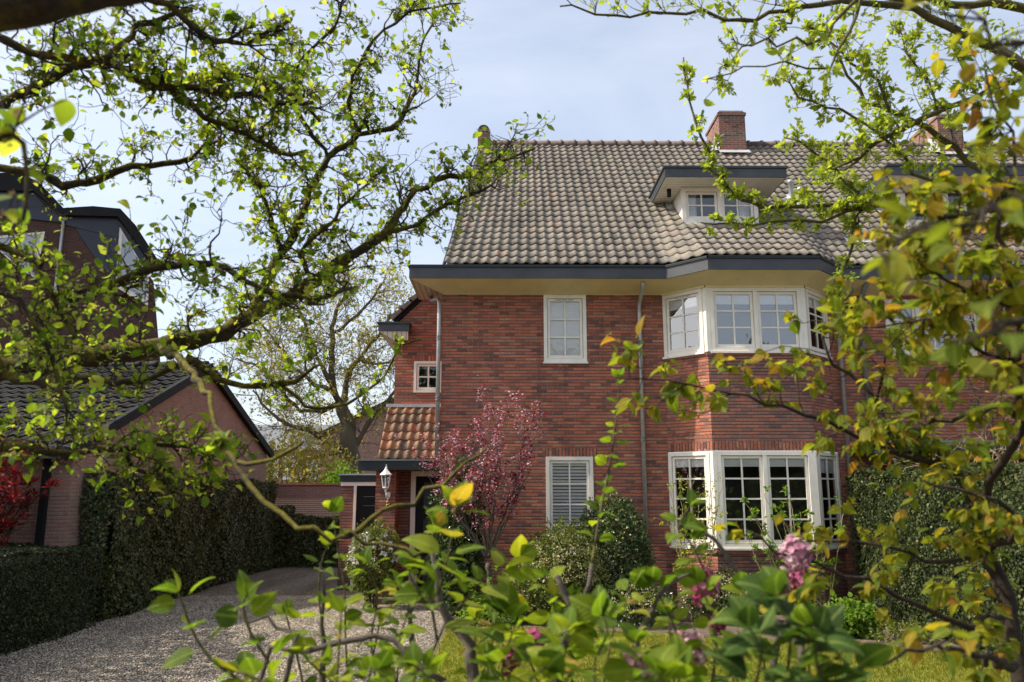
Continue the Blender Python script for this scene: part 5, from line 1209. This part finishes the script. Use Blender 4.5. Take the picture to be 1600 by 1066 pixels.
for (x, y, d, s, mt, lab) in [(1243,868,1.75,.055,'pink','pale pink flower cluster'),(1255,905,1.9,.05,'magenta','magenta flower cluster'),(1215,915,1.95,.035,'magenta',None),(1100,918,1.65,.05,'magenta','pink flower cluster with darker buds'),(1078,1020,1.55,.052,'pink',None),(992,1046,1.5,.05,'pink',None),(836,1000,1.9,.035,'magenta',None),(800,1030,1.9,.045,'magenta',None),(1120,975,1.9,.03,'magenta',None)]:
    c = at(x, y, Y=d); fp, fd = [], []
    for k in range(int(150*(s/.05))):
        v = rv(1).normalized()*random.uniform(.35, 1)*s*.62; v.z *= 1.35; fp.append(tuple(c+v)); fd.append(tuple(v.normalized()+rv(.3)))
    o_ = leaves('flower_cluster', LM[mt], li, fp, np.cross(np.array(fd), rng.normal(0, 1, (len(fd), 3))), .011, Nn=np.array(fd)*2, tpl='f', nj=.3)
    if lab: o_['label'] = lab

# ------------------------------------------------------------------ hedges: leaf-covered clipped volumes
def hedge(root, x0, x1, y0, y1, z1, n, size, mat, lump=.06, faces=('x0','x1','y0','top'), tpl='s', coremat=None, amp_top=.05):
    """a dark inner body with an uneven skin of leaves"""
    rr = np.random.default_rng(int(n)); P, N_ = [], []
    dims = dict(x0=(y1-y0)*z1, x1=(y1-y0)*z1, y0=(x1-x0)*z1, top=(x1-x0)*(y1-y0)); tot = sum(dims[f] for f in faces)
    for f in faces:
        k = int(n*dims[f]/tot); a = rr.random(k); b = rr.random(k)
        if f[0] == 'x':
            x = np.full(k, x0 if f == 'x0' else x1); p = np.stack([x, y0+(y1-y0)*a, z1*b], 1); nn = [-1 if f == 'x0' else 1, 0, 0]
        elif f == 'y0': p = np.stack([x0+(x1-x0)*a, np.full(k, y0), z1*b], 1); nn = [0, -1, 0]
        else: p = np.stack([x0+(x1-x0)*a, y0+(y1-y0)*b, np.full(k, z1)], 1); nn = [0, 0, 1]
        nn = np.array(nn, float)
        l = lump*(np.sin(p[:, 0]*3.1+p[:, 1]*2.3+p[:, 2]*1.7)+np.sin(p[:, 0]*7.3-p[:, 1]*5.1+p[:, 2]*6.4)*.5+np.sin(p[:, 1]*11+p[:, 2]*13+p[:, 0]*9)*.3)
        p = p+nn*(l+rr.normal(0, lump*.35, k))[:, None]
        P.append(p); N_.append(np.tile(nn, (k, 1)))
    P = np.concatenate(P); N_ = np.concatenate(N_); D = np.cross(N_, rr.normal(0, 1, P.shape))+N_*.35+[0, 0, -.25]
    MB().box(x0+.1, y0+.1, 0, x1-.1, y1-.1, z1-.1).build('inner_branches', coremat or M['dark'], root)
    return leaves('foliage', mat, root, P, D, size*(1+rng.normal(0, .25, len(P))), Nn=N_, tpl=tpl, nj=.55, width=1.25)
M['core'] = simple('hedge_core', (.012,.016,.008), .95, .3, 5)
h1 = empty('ivy_hedge', (-6.95, 18.5, 0), 'tall dark green ivy hedge against the garage gable along the gravel', 'hedge')
hedge(h1, -7.2, -6.72, 14.0, 23.9, 2.42, 70000, .058, LM['ivy'], .05, faces=('x1','y0','top'), coremat=M['core'])
h1b = empty('ivy_hedge', (-6.9, 27, 0), 'lower far end of dark ivy hedge before the garden wall', 'hedge')
hedge(h1b, -6.95, -6.45, 23.95, 24.9, 1.7, 3000, .075, LM['ivy'], .04, faces=('x1','y0','top'), coremat=M['core'])
h1c = empty('ivy_hedge', (-5.3, 24.6, 0), 'low ivy hedge running along the foot of the garden wall', 'hedge')
hedge(h1c, -6.4, -3.95, 24.25, 24.9, 1.42, 9000, .07, LM['ivy'], .05, faces=('x1','y0','top'), coremat=M['core'])
h2 = empty('low_hedge', (-7.2, 11, 0), 'low clipped dark hedge in the left corner beside the gravel', 'hedge')
hedge(h2, -8.6, -6.62, 7.5, 13.6, 1.27, 60000, .035, LM['yew'], .03, faces=('x1','y0','top'), coremat=M['core'])
h3 = empty('box_hedge', (7.2, 12, 0), 'broad clipped green hedge between the front gardens on the right', 'hedge')
hedge(h3, 6.45, 9.2, 8.2, 15.1, 2.45, 90000, .045, LM['boxh'], .06, faces=('x0','y0','top'), coremat=M['core'])

# ------------------------------------------------------------------ rounded shrubs by the house
def shrub(name, label, c, rx, ry, rz, n, size, mat, tpl='s', width=1.1, shell=.35, stems=9, sm='dark', lump=.22, extra=None, cat_='shrub', group=None, seed=1):
    root = empty(name, (c[0], c[1], 0), label, cat_, group)
    rr = np.random.default_rng(seed); v = norm(rr.normal(0, 1, (n, 3)))
    az = np.arctan2(v[:, 1], v[:, 0]); k = 1+lump*(np.sin(az*3+v[:, 2]*4+seed)*.6+np.sin(az*7+v[:, 2]*9+seed*2)*.4)+lump*.5*np.sin(v[:, 0]*17+v[:, 1]*13+v[:, 2]*19)
    rad = (1-shell*rr.random(n)**1.6)*k
    P = v*rad[:, None]*[rx, ry, rz]+[c[0], c[1], c[2]]; ok = P[:, 2] > .03; P = P[ok]; v = v[ok]
    leaves('foliage', LM[mat], root, P, v+rr.normal(0, .8, v.shape), size*(1+rr.normal(0, .3, len(P))), Nn=v+[0, 0, .5], tpl=tpl, width=width, nj=.6)
    s = Plant(gnarl=.12)
    for i in range(stems):
        a = 6.28*i/stems; e = Vector((c[0]+rx*.75*math.cos(a)*random.random(), c[1]+ry*.75*math.sin(a)*random.random(), c[2]+rz*random.uniform(.3, .85)))
        b = Vector((c[0]+.08*math.cos(a), c[1]+.08*math.sin(a), -.02)); s.path([(b, .016), ((b+e)/2+rv(.04), .012), (e, .005)], .1, .1, 5)
    s.mb.build('stems', BK[sm], root)
    if extra: extra(root, c, rx, ry, rz, rr)
    return root
def flowers(mat, n, size, k=8, spread=.03, name='blossom', up=.0, tpl='f', front=True):
    def f(root, c, rx, ry, rz, rr):
        P = []; 
        v = norm(rr.normal(0, 1, (n, 3))); v[:, 1] = -np.abs(v[:, 1]) if front else v[:, 1]; v[:, 2] = np.abs(v[:, 2])*.9-.1+up
        for q in v:
            for j in range(k): P.append(q*1.03*[rx, ry, rz]+[c[0], c[1], c[2]]+rr.normal(0, spread, 3))
        P = np.array(P); P = P[P[:, 2] > .05]
        leaves(name, LM[mat], root, P, rr.normal(0, 1, P.shape), size, Nn=np.tile([0,-1,.5], (len(P),1)), tpl=tpl, nj=.6, width=1.)
    return f
p = at(958, 845, Y=14.55); shrub('evergreen_shrub', 'rounded dark evergreen shrub between the white window and the downpipe', (p.x, 14.5, 1.05), .62, .6, .98, 20000, .05, 'holly', seed=2, shell=.3, lump=.12)
p = at(885, 880, Y=14.1); shrub('pieris_shrub', 'yellowish green shrub with cream flower tassels under the shuttered window', (p.x-.05, 14.0, .78), .66, .55, .82, 14000, .045, 'pieris', seed=3, extra=flowers('tassel', 160, .02, 9, .03), lump=.2)
shrub('pieris_shrub', 'low green shrub in front of the brick wall below the plum tree', (.42, 13.95, .36), .42, .4, .42, 3000, .045, 'pieris', seed=13, extra=flowers('tassel', 20, .018, 6, .03))
p = at(703, 850, Y=14.9); shrub('climbing_shrub', 'tall dark glossy shrub at the house corner beside the door', (-.84, 14.9, 1.2), .44, .4, 1.4, 20000, .055, 'laurel', seed=4, shell=.4, lump=.25)
shrub('herb_clump', 'bright green low leafy clump at the left edge of the lawn', (-.2, 13.75, .12), .48, .28, .26, 2200, .05, 'herb', seed=5)
p = at(586, 842, Y=15.6); shrub('white_rhododendron', 'white flowering shrub in front of the lantern pillar', (p.x, 15.5, .92), .44, .4, .62, 5200, .055, 'pieris', seed=6, extra=flowers('white', 46, .032, 9, .028))
p = at(1130, 900, Y=13.9); shrub('white_flowered_shrub', 'low shrub speckled with whitish flowers under the bay', (p.x, 13.9, .42), .7, .4, .42, 4200, .045, 'laurel', seed=7, extra=flowers('tassel', 120, .02, 7, .03))
shrub('white_flowered_shrub', 'low dark shrub with cream flower heads in front of the downpipe', (2.15, 13.6, .35), .55, .4, .42, 3400, .045, 'laurel', seed=8, extra=flowers('tassel', 60, .02, 7, .03))
p = at(1340, 975, Y=12.6); shrub('herb_clump', 'bright green leafy clump beside the garden stone', (p.x-.1, 12.6, .22), .48, .3, .30, 1500, .075, 'herb', tpl='m', seed=9, shell=.6)
p = at(1430, 1005, Y=11.9); shrub('silver_groundcover', 'low silvery ground cover at the foot of the clipped hedge', (p.x, 12.2, .08), .45, .3, .16, 1800, .04, 'pieris', seed=10)
shrub('yellow_leaved_bush', 'broad bush with yellow and green leaves behind the garden wall', (-7.1, 27.4, 1.9), 1.9, 1.2, 2.0, 9000, .12, 'vine' if False else 'olive', seed=11, lump=.3)
shrub('green_bush', 'small fresh green bush behind the garden wall next to the shed', (-5.35, 26.6, 1.7), .7, .7, 1.25, 4000, .1, 'herb', seed=12)
# garden stone, drain elbow
stn = MB(); c = at(1400, 985, Y=12.3)
bm_ = [(c.x-.18+.03*i, 0) for i in range(2)]
stn.prism([(c.x-.2,12.25),(c.x+.05,12.12),(c.x+.22,12.3),(c.x+.1,12.5),(c.x-.15,12.48)], 0, [.13,.16,.11,.15,.17])
tag(stn.build('garden_stone', M['stone']), 'reddish flat garden stone lying at the edge of the bed', 'stone')
c = at(1312, 952, Y=14.9)
tag(MB().tube([(c.x+.15,14.95,.02),(c.x+.13,14.93,.14),(c.x+.02,14.85,.2),(c.x-.12,14.75,.12)], .055, 10).build('drain_elbow', M['zinc'], smooth=True), 'grey bent metal drain outlet at the foot of the bay', 'pipe')

# ---- plum tree with red leaves and pink blossom
pt_ = empty('purple_leaf_plum', (-.22, 14.45, 0), 'vase shaped plum tree with dark red leaves and pale pink blossom before the wall', 'tree')
T = Plant(gnarl=.16, sides=6)
P, Rr = T.path([(Vector((-.28,14.45,-.03)), .05), (at(765,930,Y=14.45), .045), (at(763,880,Y=14.45), .042)], .1, .1, 8)
hub = at(763, 872, Y=14.45)
mains = [(690,745,14.3),(715,700,14.2),(740,660,14.3),(765,650,14.6),(790,655,14.3),(820,670,14.5),(850,650,14.4),(700,790,14.1),(830,730,14.2),(780,700,14.0),(735,760,14.0),(668,700,14.5),(805,770,14.3),(660,735,14.4),(752,700,14.1)]
for (x, y, d) in mains:
    e = at(x, y, Y=d); m_ = hub+(e-hub)*.5+Vector((0, 0, -.08))+rv(.05)
    P, Rr = T.path([(hub, .022), (m_, .014), (e, .005)], .12, .1, 6); T.side(P, Rr, 7, .42, .005, t0=.4, up=.5, kids=(3, 2, 0), kl=.6, gn=.16, nseg=5, spread=.7)
T.mb.build('trunk', BK['grey'], pt_, smooth=True); T.mb2.build('twigs', BK['grey'], pt_)
P, D, S = T.rosettes(4, .03, nodes=.9, nodeper=3); P = np.array(P)+rng.normal(0, .022, (len(P), 3)); D = np.array(D); S = np.array(S)
a = rng.random(len(P)) < .42; leaves('crown', LM['plum'], pt_, P[a], D[a], S[a]*1.5, tpl='s'); leaves('blossom', LM['plumfl'], pt_, P[~a], D[~a], .026, tpl='f')
print('plum', len(P))

# ---- photinia, left
ph = empty('red_photinia', (-8.6, 12.4, 0), 'shrub with bright red young leaves behind the low hedge', 'shrub')
T = Plant(gnarl=.14, sides=5)
for i in range(30):
    b = Vector((-8.9+random.uniform(-.3,.3), 13.0, 0)); e = Vector((random.uniform(-9.1,-7.35), random.uniform(12.7,13.2), random.uniform(1.3,2.75)))
    P, Rr = T.path([(b, .02), ((b+e)/2+rv(.1), .014), (e, .006)], .2, .1, 5); T.side(P, Rr, 6, .35, .005, t0=.4, up=.4, kids=(2, 0), gn=.12)
T.mb.build('stems', BK['dark'], ph); T.mb2.build('twigs', BK['dark'], ph)
P, D, S = T.rosettes(7, .085, nodes=.6, nodeper=4, flat=1.3); leaves('foliage', LM['photinia'], ph, P, D, S, tpl='n', width=1.2)

# ---- twiggy yellow-green shrub in front of the left cant of the bay
def twiggy(name, label, base, tips, mat, size, per, twigm, r=.01, L=.25, n=8, tpl='m', cane=False, up=.4, kids=(2, 0), nodes=.7, cat_='shrub', smat=None, width=.8):
    root = empty(name, base, label, cat_); s = Plant(gnarl=.12, sides=5)
    for (x, y, z) in tips:
        b = Vector(base)+Vector((random.uniform(-.15,.15)*(3 if cane else 1), random.uniform(-.1,.1), -.02)); e = Vector((x, y, z))
        P, Rr = s.path([(b, r), ((b+e)/2+rv(.03), r*.8), (e, r*.35)], .12, .06, 5); s.side(P, Rr, n, L, r*.35, t0=.3, up=up, kids=kids, gn=.12, nseg=4, spread=.7)
    s.mb.build('stems', BK[twigm], root, smooth=True); s.mb2.build('twigs', BK[twigm], root)
    P, D, S = s.rosettes(per, size, nodes=nodes, nodeper=2, flat=1.); leaves('foliage', LM[mat], root, P, D, S, tpl=tpl, width=width, nj=.6); return root
tp = []
for (x, y) in ((1045,760),(1060,745),(1075,742),(1090,775),(1110,765),(1120,790),(1080,800),(1040,800),(1100,820),(1060,830),(1130,745)):
    q = at(x, y, Y=13.9); tp.append(tuple(q))
twiggy('twiggy_shrub', 'airy yellow green twiggy shrub before the left side of the bay window', (3.25, 13.9, 0), tp, 'spring', .04, 3, 'cane', L=.22)
tp = []
for (x, y) in ((1180,800),(1195,770),(1210,790),(1230,765),(1165,830),(1250,800),(1225,815),(1265,790),(1290,840),(1275,820),(1305,830),(1190,845),(1240,850),(1160,780),(1320,790),(1300,880),(1260,870),(1208,860)):
    q = at(x, y, Y=13.4+random.uniform(-.2,.2)); tp.append(tuple(q))
twiggy('hydrangea', 'shrub of pale straw coloured canes with fresh green leaves beneath the bay window', (4.95, 13.5, 0), tp, 'herb', .06, 4, 'cane', r=.011, L=.14, n=5, cane=True)
tp = [tuple(at(x, y, Y=13.6)) for (x, y) in ((690,920),(745,925),(790,900),(810,905),(720,900),(830,890),(770,885))]
twiggy('twiggy_shrub', 'small leafy twigs at the foot of the plum tree', (-.35, 13.8, 0), tp, 'herb', .045, 4, 'green', r=.007, L=.14, n=6)
# ---- big bare tree behind
ft = empty('bare_spreading_tree', (-5.8, 30, 0), 'large spreading tree with bare branches and tiny olive leaves beyond the garden wall', 'tree')
T = Plant(gnarl=.2, sides=6)
def far(x, y, d=30): return at(x, y, Y=d)
T.path([(Vector((-5.75,30,-.1)), .42), (far(550,740), .36), (far(547,700), .33), (far(540,660), .28), (far(532,630), .24)], .5, .06, 10)
fl = [
 ([(546,705,30,9),(515,690,29.5,7),(480,672,29,5.5),(450,665,28.8,4),(420,640,28.6,3),(395,610,28.5,2)], 12),
 ([(545,715,30,7),(520,706,30.5,5),(490,715,31,4),(460,725,31,3)], 7),
 ([(548,700,30,7),(565,680,30,5.5),(580,650,30,5),(600,630,30,4),(625,600,30,3)], 12),
 ([(532,630,30,8),(505,640,30,5),(470,640,30,4),(430,600,30,3),(400,570,30,2),(370,560,30,1.5)], 14),
 ([(534,640,30,8),(540,600,30.5,6.5),(560,560,30.5,5),(590,530,30.5,3.5),(610,490,30.5,2)], 14),
 ([(532,630,30,8),(520,590,29.5,7),(520,550,29.5,6),(522,500,29.5,5),(540,450,29.5,3),(545,410,29.5,2)], 16),
 ([(520,600,29.5,6),(500,570,29,5),(485,530,29,4),(470,490,29,3),(455,450,29,2)], 14),
 ([(515,610,29.6,5),(480,595,29,4),(450,560,29,3),(420,520,29,2.5),(395,490,29,1.5)], 14),
 ([(560,560,30.5,4),(590,570,30.5,3),(625,560,30.5,2)], 8),
 ([(522,520,29.5,4),(570,480,29.5,3),(600,440,29.5,2)], 10),
]
for pl, n in fl:
    P, Rr = T.path(pxpath(pl, .72), .3, .08, 7); T.side(P, Rr, int(n*1.7), 1.7, .017, t0=.15, up=.2, kids=(4, 4, 0), kl=.6, gn=.22, nseg=5)
T.mb.build('trunk', BK['far'], ft, smooth=True); T.mb2.build('branches', BK['far'], ft)
P, D, S = T.rosettes(4, .075, nodes=.8, nodeper=2); leaves('crown', LM['olive'], ft, P, D, S, tpl='s', width=1.1); print('far leaves', len(P))
# ---- copper leaved tree beyond the right roof, vine on the neighbour's roof and wall
ct = empty('copper_leaved_tree', (17.5, 26, 0), 'tree with copper orange leaves rising beyond the right roof', 'tree')
T = Plant(gnarl=.2, sides=6); T.path([(Vector((17.5,26,-.1)), .3), (Vector((17.4,26,6)), .24), (Vector((17.3,26,9)), .18)], .6, .06, 8)
for i in range(16):
    a = i*2.4; e = Vector((17.3+2.4*math.cos(a), 26+1.5*math.sin(a), 10+3.8*random.random())); b = Vector((17.35,26,7+2*random.random()))
    P, Rr = T.path([(b, .09), ((b+e)/2+rv(.2), .05), (e, .02)], .4, .08, 5); T.side(P, Rr, 8, 1.2, .02, t0=.3, up=.3, kids=(3, 2, 0), gn=.2)
T.mb.build('trunk', BK['far'], ct, smooth=True); T.mb2.build('branches', BK['far'], ct)
P, D, S = T.rosettes(5, .11, nodes=.9, nodeper=3); leaves('crown', LM['copper'], ct, P, D, S, tpl='s', width=1.1); print('copper', len(P))
vn = empty('climbing_vine', (11.5, 15.2, 0), 'vine with small yellow and orange leaves spreading over the right hand roof and wall', 'climber')
T = Plant(gnarl=.3, sides=4)
for i in range(9):
    x = 9.0+i*.75; T.path([(Vector((x+random.uniform(-.4,.4),15.35,0)), .03), (Vector((x+rv(.3).x,15.3,2.5)), .022), (Vector((x+rv(.4).x,15.25,4.6)), .018), (Vector((x,14.75,6.3)), .012)], .3, .1, 5)
for i in range(150):
    x = random.uniform(8.4, 16); v = random.uniform(0, 4.3)*random.random()**.5*min(1, (x-7.9)/2.2); p0 = Vector(nroof(x, v))+Vector((0,-.1,.1)); T.grow(p0, Vector((random.uniform(-1,1),.3,.35)), .7, .008, 0, 5, .0, .4, (2, 2, 0), .6)
for i in range(160):
    p0 = Vector((random.uniform(8.6, 15.5), 15.3, random.uniform(2.6, 6.1))); T.grow(p0, Vector((random.uniform(-1,1),-.25,random.uniform(-.4,.5))), .9, .007, 0, 6, -.02, .35, (2, 1, 0), .6)
T.mb.build('stems', BK['cane'], vn); T.mb2.build('tendrils', BK['cane'], vn)
P, D, S = T.rosettes(3, .075, nodes=.5, nodeper=2); P = np.array(P); keep = (P[:, 2] > 5.8) | (rng.random(len(P)) < .3)
leaves('foliage', LM['vine'], vn, P[keep], np.array(D)[keep], np.array(S)[keep], tpl='s', width=1.1); print('vine', keep.sum())
# bramble of dry canes lying over the hedge
br = empty('dry_climber', (8.5, 12.5, 0), 'tangle of bare straw coloured stems sprawling over the clipped hedge', 'climber')
T = Plant(gnarl=.3, sides=4)
for i in range(90):
    p0 = Vector((random.uniform(6.9, 9.2), random.uniform(10.5, 14.8), 2.45)); T.grow(p0, Vector((random.uniform(-1,1), random.uniform(-.6,.3), .55)), .9, .009, 0, 7, -.07, .3, (2, 0), .6)
T.path([(Vector((8.5,12.5,0)), .04), (Vector((8.45,12.5,1.5)), .035), (Vector((8.4,12.4,2.5)), .03)], .2, .1, 6)
T.mb.build('trunk', BK['cane'], br); T.mb2.build('stems', BK['cane'], br)
# ------------------------------------------------------------------ lawn blades, litter
def inlawn(x, y):
    c = False; n = len(lawnpoly)
    for i in range(n):
        x1, y1 = lawnpoly[i]; x2, y2 = lawnpoly[(i+1) % n]
        if (y1 > y) != (y2 > y) and x < (x2-x1)*(y-y1)/(y2-y1)+x1: c = not c
    return c
gp_ = []
while len(gp_) < 70000:
    x = random.uniform(-1, 6.9); y = random.uniform(8.6, 13.5)
    if inlawn(x+random.gauss(0, .04), y+random.gauss(0, .04)): gp_.append((x, y, .01))
gp_ = np.array(gp_)
gr_ = leaves('grass', LM['grass'], None, gp_, np.tile([0, 0, 1.], (len(gp_), 1))+rng.normal(0, .4, (len(gp_), 3)), rng.uniform(.02, .055, len(gp_)), Nn=rng.normal(0, 1, (len(gp_), 3)), tpl='s', width=.28)
tag(gr_, 'short sunlit grass of the front lawn', 'grass', kind='stuff')
# loose gravel stones on the drive
def pebbles(n, x0, x1, y0, y1):
    V = []; F = []; Rn = []; base = np.array([(1,0,0),(-.9,.2,0),(.1,.8,.1),(0,-.9,0),(.1,.1,.55),(0,0,-.4)]); fs = [(0,2,4),(2,1,4),(1,3,4),(3,0,4),(2,0,5),(1,2,5),(3,1,5),(0,3,5)]
    c = np.stack([rng.uniform(x0, x1, n), rng.uniform(y0, y1, n), np.full(n, .014)], 1); s = rng.uniform(.008, .02, n); a = rng.uniform(0, 6.28, n)
    R_ = np.zeros((n, 3, 3)); R_[:, 0, 0] = np.cos(a); R_[:, 0, 1] = -np.sin(a); R_[:, 1, 0] = np.sin(a); R_[:, 1, 1] = np.cos(a); R_[:, 2, 2] = 1
    V = c[:, None, :]+s[:, None, None]*np.einsum('nij,kj->nki', R_, base)
    me = bpy.data.meshes.new('gravel_stones'); LI = ((np.arange(n)*6)[:, None]+np.array(fs).ravel()[None]).ravel().astype(np.int32)
    me.vertices.add(n*6); me.vertices.foreach_set('co', V.astype(np.float32).ravel()); me.loops.add(len(LI)); me.loops.foreach_set('vertex_index', LI); me.polygons.add(n*8); me.polygons.foreach_set('loop_start', np.arange(0, len(LI), 3).astype(np.int32))
    me.update(calc_edges=True); at_ = me.attributes.new('rnd', 'FLOAT', 'FACE'); at_.data.foreach_set('value', np.repeat(rng.random(n), 8).astype(np.float32)); return me
M['pebble'] = tilemat('pebbles', [(0, (.16,.13,.1)), (.3, (.32,.27,.21)), (.7, (.48,.42,.34)), (1, (.64,.57,.47))], lichen=0)
pb = link('gravel_stones', pebbles(60000, -6.9, -2.1, 9.0, 17.5), M['pebble']); tag(pb, 'loose pale gravel stones on the drive', 'gravel', kind='stuff')
pb2 = link('gravel_stones', pebbles(8000, -2.15, -1.0, 9.5, 16.5), M['pebble']); pb2.location.z = .012; tag(pb2, 'loose stones strewn over the clay paver path', 'gravel', kind='stuff')
# ------------------------------------------------------------------ trees across the street, seen only in the window panes
for i, (x, y, h) in enumerate(((-10,-15,10.5),(-3.5,-17,12.5),(3,-14,11.5),(9.5,-16,13),(16,-15,11))):
    t = empty('street_tree', (x, y, 0), 'street tree behind the viewer mirrored in the window panes', 'tree', 'street trees mirrored in the panes')
    T = Plant(gnarl=.2); T.path([(Vector((x,y,-.1)), .25), (Vector((x,y,h*.35)), .2), (Vector((x+.2,y,h*.75)), .1)], .6, .05, 7); T.mb.build('trunk', BK['far'], t)
    n = 9000; v = norm(rng.normal(0, 1, (n, 3))); k = .75+.3*np.sin(v[:, 0]*5+i)*np.sin(v[:, 2]*6+i*2)+.15*np.sin(v[:, 1]*17+v[:, 2]*15)
    P = v*(k*rng.random(n)**.4)[:, None]*[4.2, 2.6, h*.5]+[x, y, h*.52]
    leaves('crown', LM['shade'], t, P, v+rng.normal(0, .7, v.shape), .26, tpl='s', width=1.2)

nt_ = empty('added_shade_tree', (-11.6, 10.3, 0), 'unseen leafy tree added outside the left edge to shade the gravel', 'tree')  # added out of view, only to cast shade on the gravel and low hedge
T = Plant(gnarl=.2); T.path([(Vector((-11.6,10.3,-.1)), .2), (Vector((-11.6,10.3,2.5)), .16), (Vector((-11.5,10.3,5)), .1)], .5, .05, 8); T.mb.build('trunk', BK['far'], nt_)
n = 4200; v = norm(rng.normal(0, 1, (n, 3))); P = v*(.85*rng.random(n)**.4)[:, None]*[3.0, 3.6, 2.6]+[-11.7, 10.6, 5.6]
leaves('crown', LM['shade'], nt_, P, v+rng.normal(0, .7, v.shape), .2, tpl='s', width=1.2)

sb = empty('street_hedge', (2, -10.5, 0), 'tall leafy hedge across the street mirrored in the lower panes', 'hedge')
hedge(sb, -16, 22, -12, -10.5, 3.6, 16000, .2, LM['shade'], .2, faces=('top',), coremat=M['core'])
n = 12000; P = np.stack([rng.uniform(-16, 22, n), rng.normal(-10.45, .12, n), rng.uniform(0, 3.7, n)], 1); leaves('front_foliage', LM['shade'], sb, P, rng.normal(0, 1, (n, 3)), .2, tpl='s', width=1.2)

n = 420; P = np.stack([rng.uniform(-6.6, -1.0, n), rng.uniform(9.3, 18, n), np.full(n, .04)], 1)
fl_ = leaves('fallen_leaves', LM['bud'], None, P, rng.normal(0, 1, (n, 3))*[1, 1, .1], rng.uniform(.02, .045, n), tpl='m', nj=.3); tag(fl_, 'fallen leaves and petals scattered on the gravel and pavers', 'leaf litter', kind='stuff')
n = 700; P = np.stack([rng.uniform(-1, 6.4, n), rng.uniform(11.8, 14.6, n), np.full(n, .03)], 1)
fl_ = leaves('fallen_leaves', LM['bud'], None, P, rng.normal(0, 1, (n, 3))*[1, 1, .1], rng.uniform(.02, .045, n), tpl='m', nj=.3); tag(fl_, 'dry leaves scattered over the bed soil by the house', 'leaf litter', kind='stuff')

# ================================================================== LIGHT, SKY, CAMERA
SUN_TO = Vector((-1, -.08, math.tan(R(47)))).normalized()
sun = bpy.data.lights.new('sun', 'SUN'); sun.energy = 3.6; sun.angle = R(.5); sun.color = (1, .92, .78)
so_ = bpy.data.objects.new('sun', sun); col.objects.link(so_); so_.rotation_euler = SUN_TO.to_track_quat('Z', 'Y').to_euler()
w = bpy.data.worlds.new('World'); scene.world = w; w.use_nodes = True
nt = w.node_tree; nt.nodes.clear(); L = nt.links
out = nt.nodes.new('ShaderNodeOutputWorld'); bg = nt.nodes.new('ShaderNodeBackground'); L.new(bg.outputs[0], out.inputs[0])
sk = nt.nodes.new('ShaderNodeTexSky'); sk.sky_type = 'NISHITA'; sk.sun_disc = False
sk.sun_elevation = math.asin(SUN_TO.z); sk.sun_rotation = math.atan2(SUN_TO.x, SUN_TO.y) % (2*math.pi)
sk.altitude = 0; sk.air_density = 1.0; sk.dust_density = 3.0; sk.ozone_density = 1.2
tc = nt.nodes.new('ShaderNodeTexCoord'); mp = nt.nodes.new('ShaderNodeMapping'); mp.inputs['Scale'].default_value = (1, 1.3, 3.2); mp.inputs['Rotation'].default_value = (.2, .35, .4)
L.new(tc.outputs['Generated'], mp.inputs[0])
n = noise(nt, 1.7, 7, .6, mp.outputs[0], .6)
f = ramp(nt, [(.3, (.2,.2,.2)), (.8, (.42,.42,.42))], n.outputs[0])
mx = mixc(nt, sk.outputs[0], (6.6, 6.7, 6.9), f.outputs[0])
L.new(mx, bg.inputs[0]); bg.inputs[1].default_value = .125
cam = bpy.data.cameras.new('camera'); co = bpy.data.objects.new('camera', cam); col.objects.link(co)
cam.lens = 28; cam.sensor_width = 36; cam.clip_start = .05; cam.clip_end = 2000
co.location = (0, 0, EYE); co.rotation_euler = (R(90)+PIT, 0, -YAW)
cam.dof.use_dof = True; cam.dof.focus_distance = 14.5; cam.dof.aperture_fstop = 5.0
scene.camera = co
vs = scene.view_settings; vs.view_transform = 'Standard'; vs.look = 'None'; vs.gamma = 1; vs.use_curve_mapping = False; vs.exposure = .84
scene.cycles.max_bounces = 8; scene.cycles.transparent_max_bounces = 12; scene.cycles.transmission_bounces = 4; scene.cycles.use_denoising = True
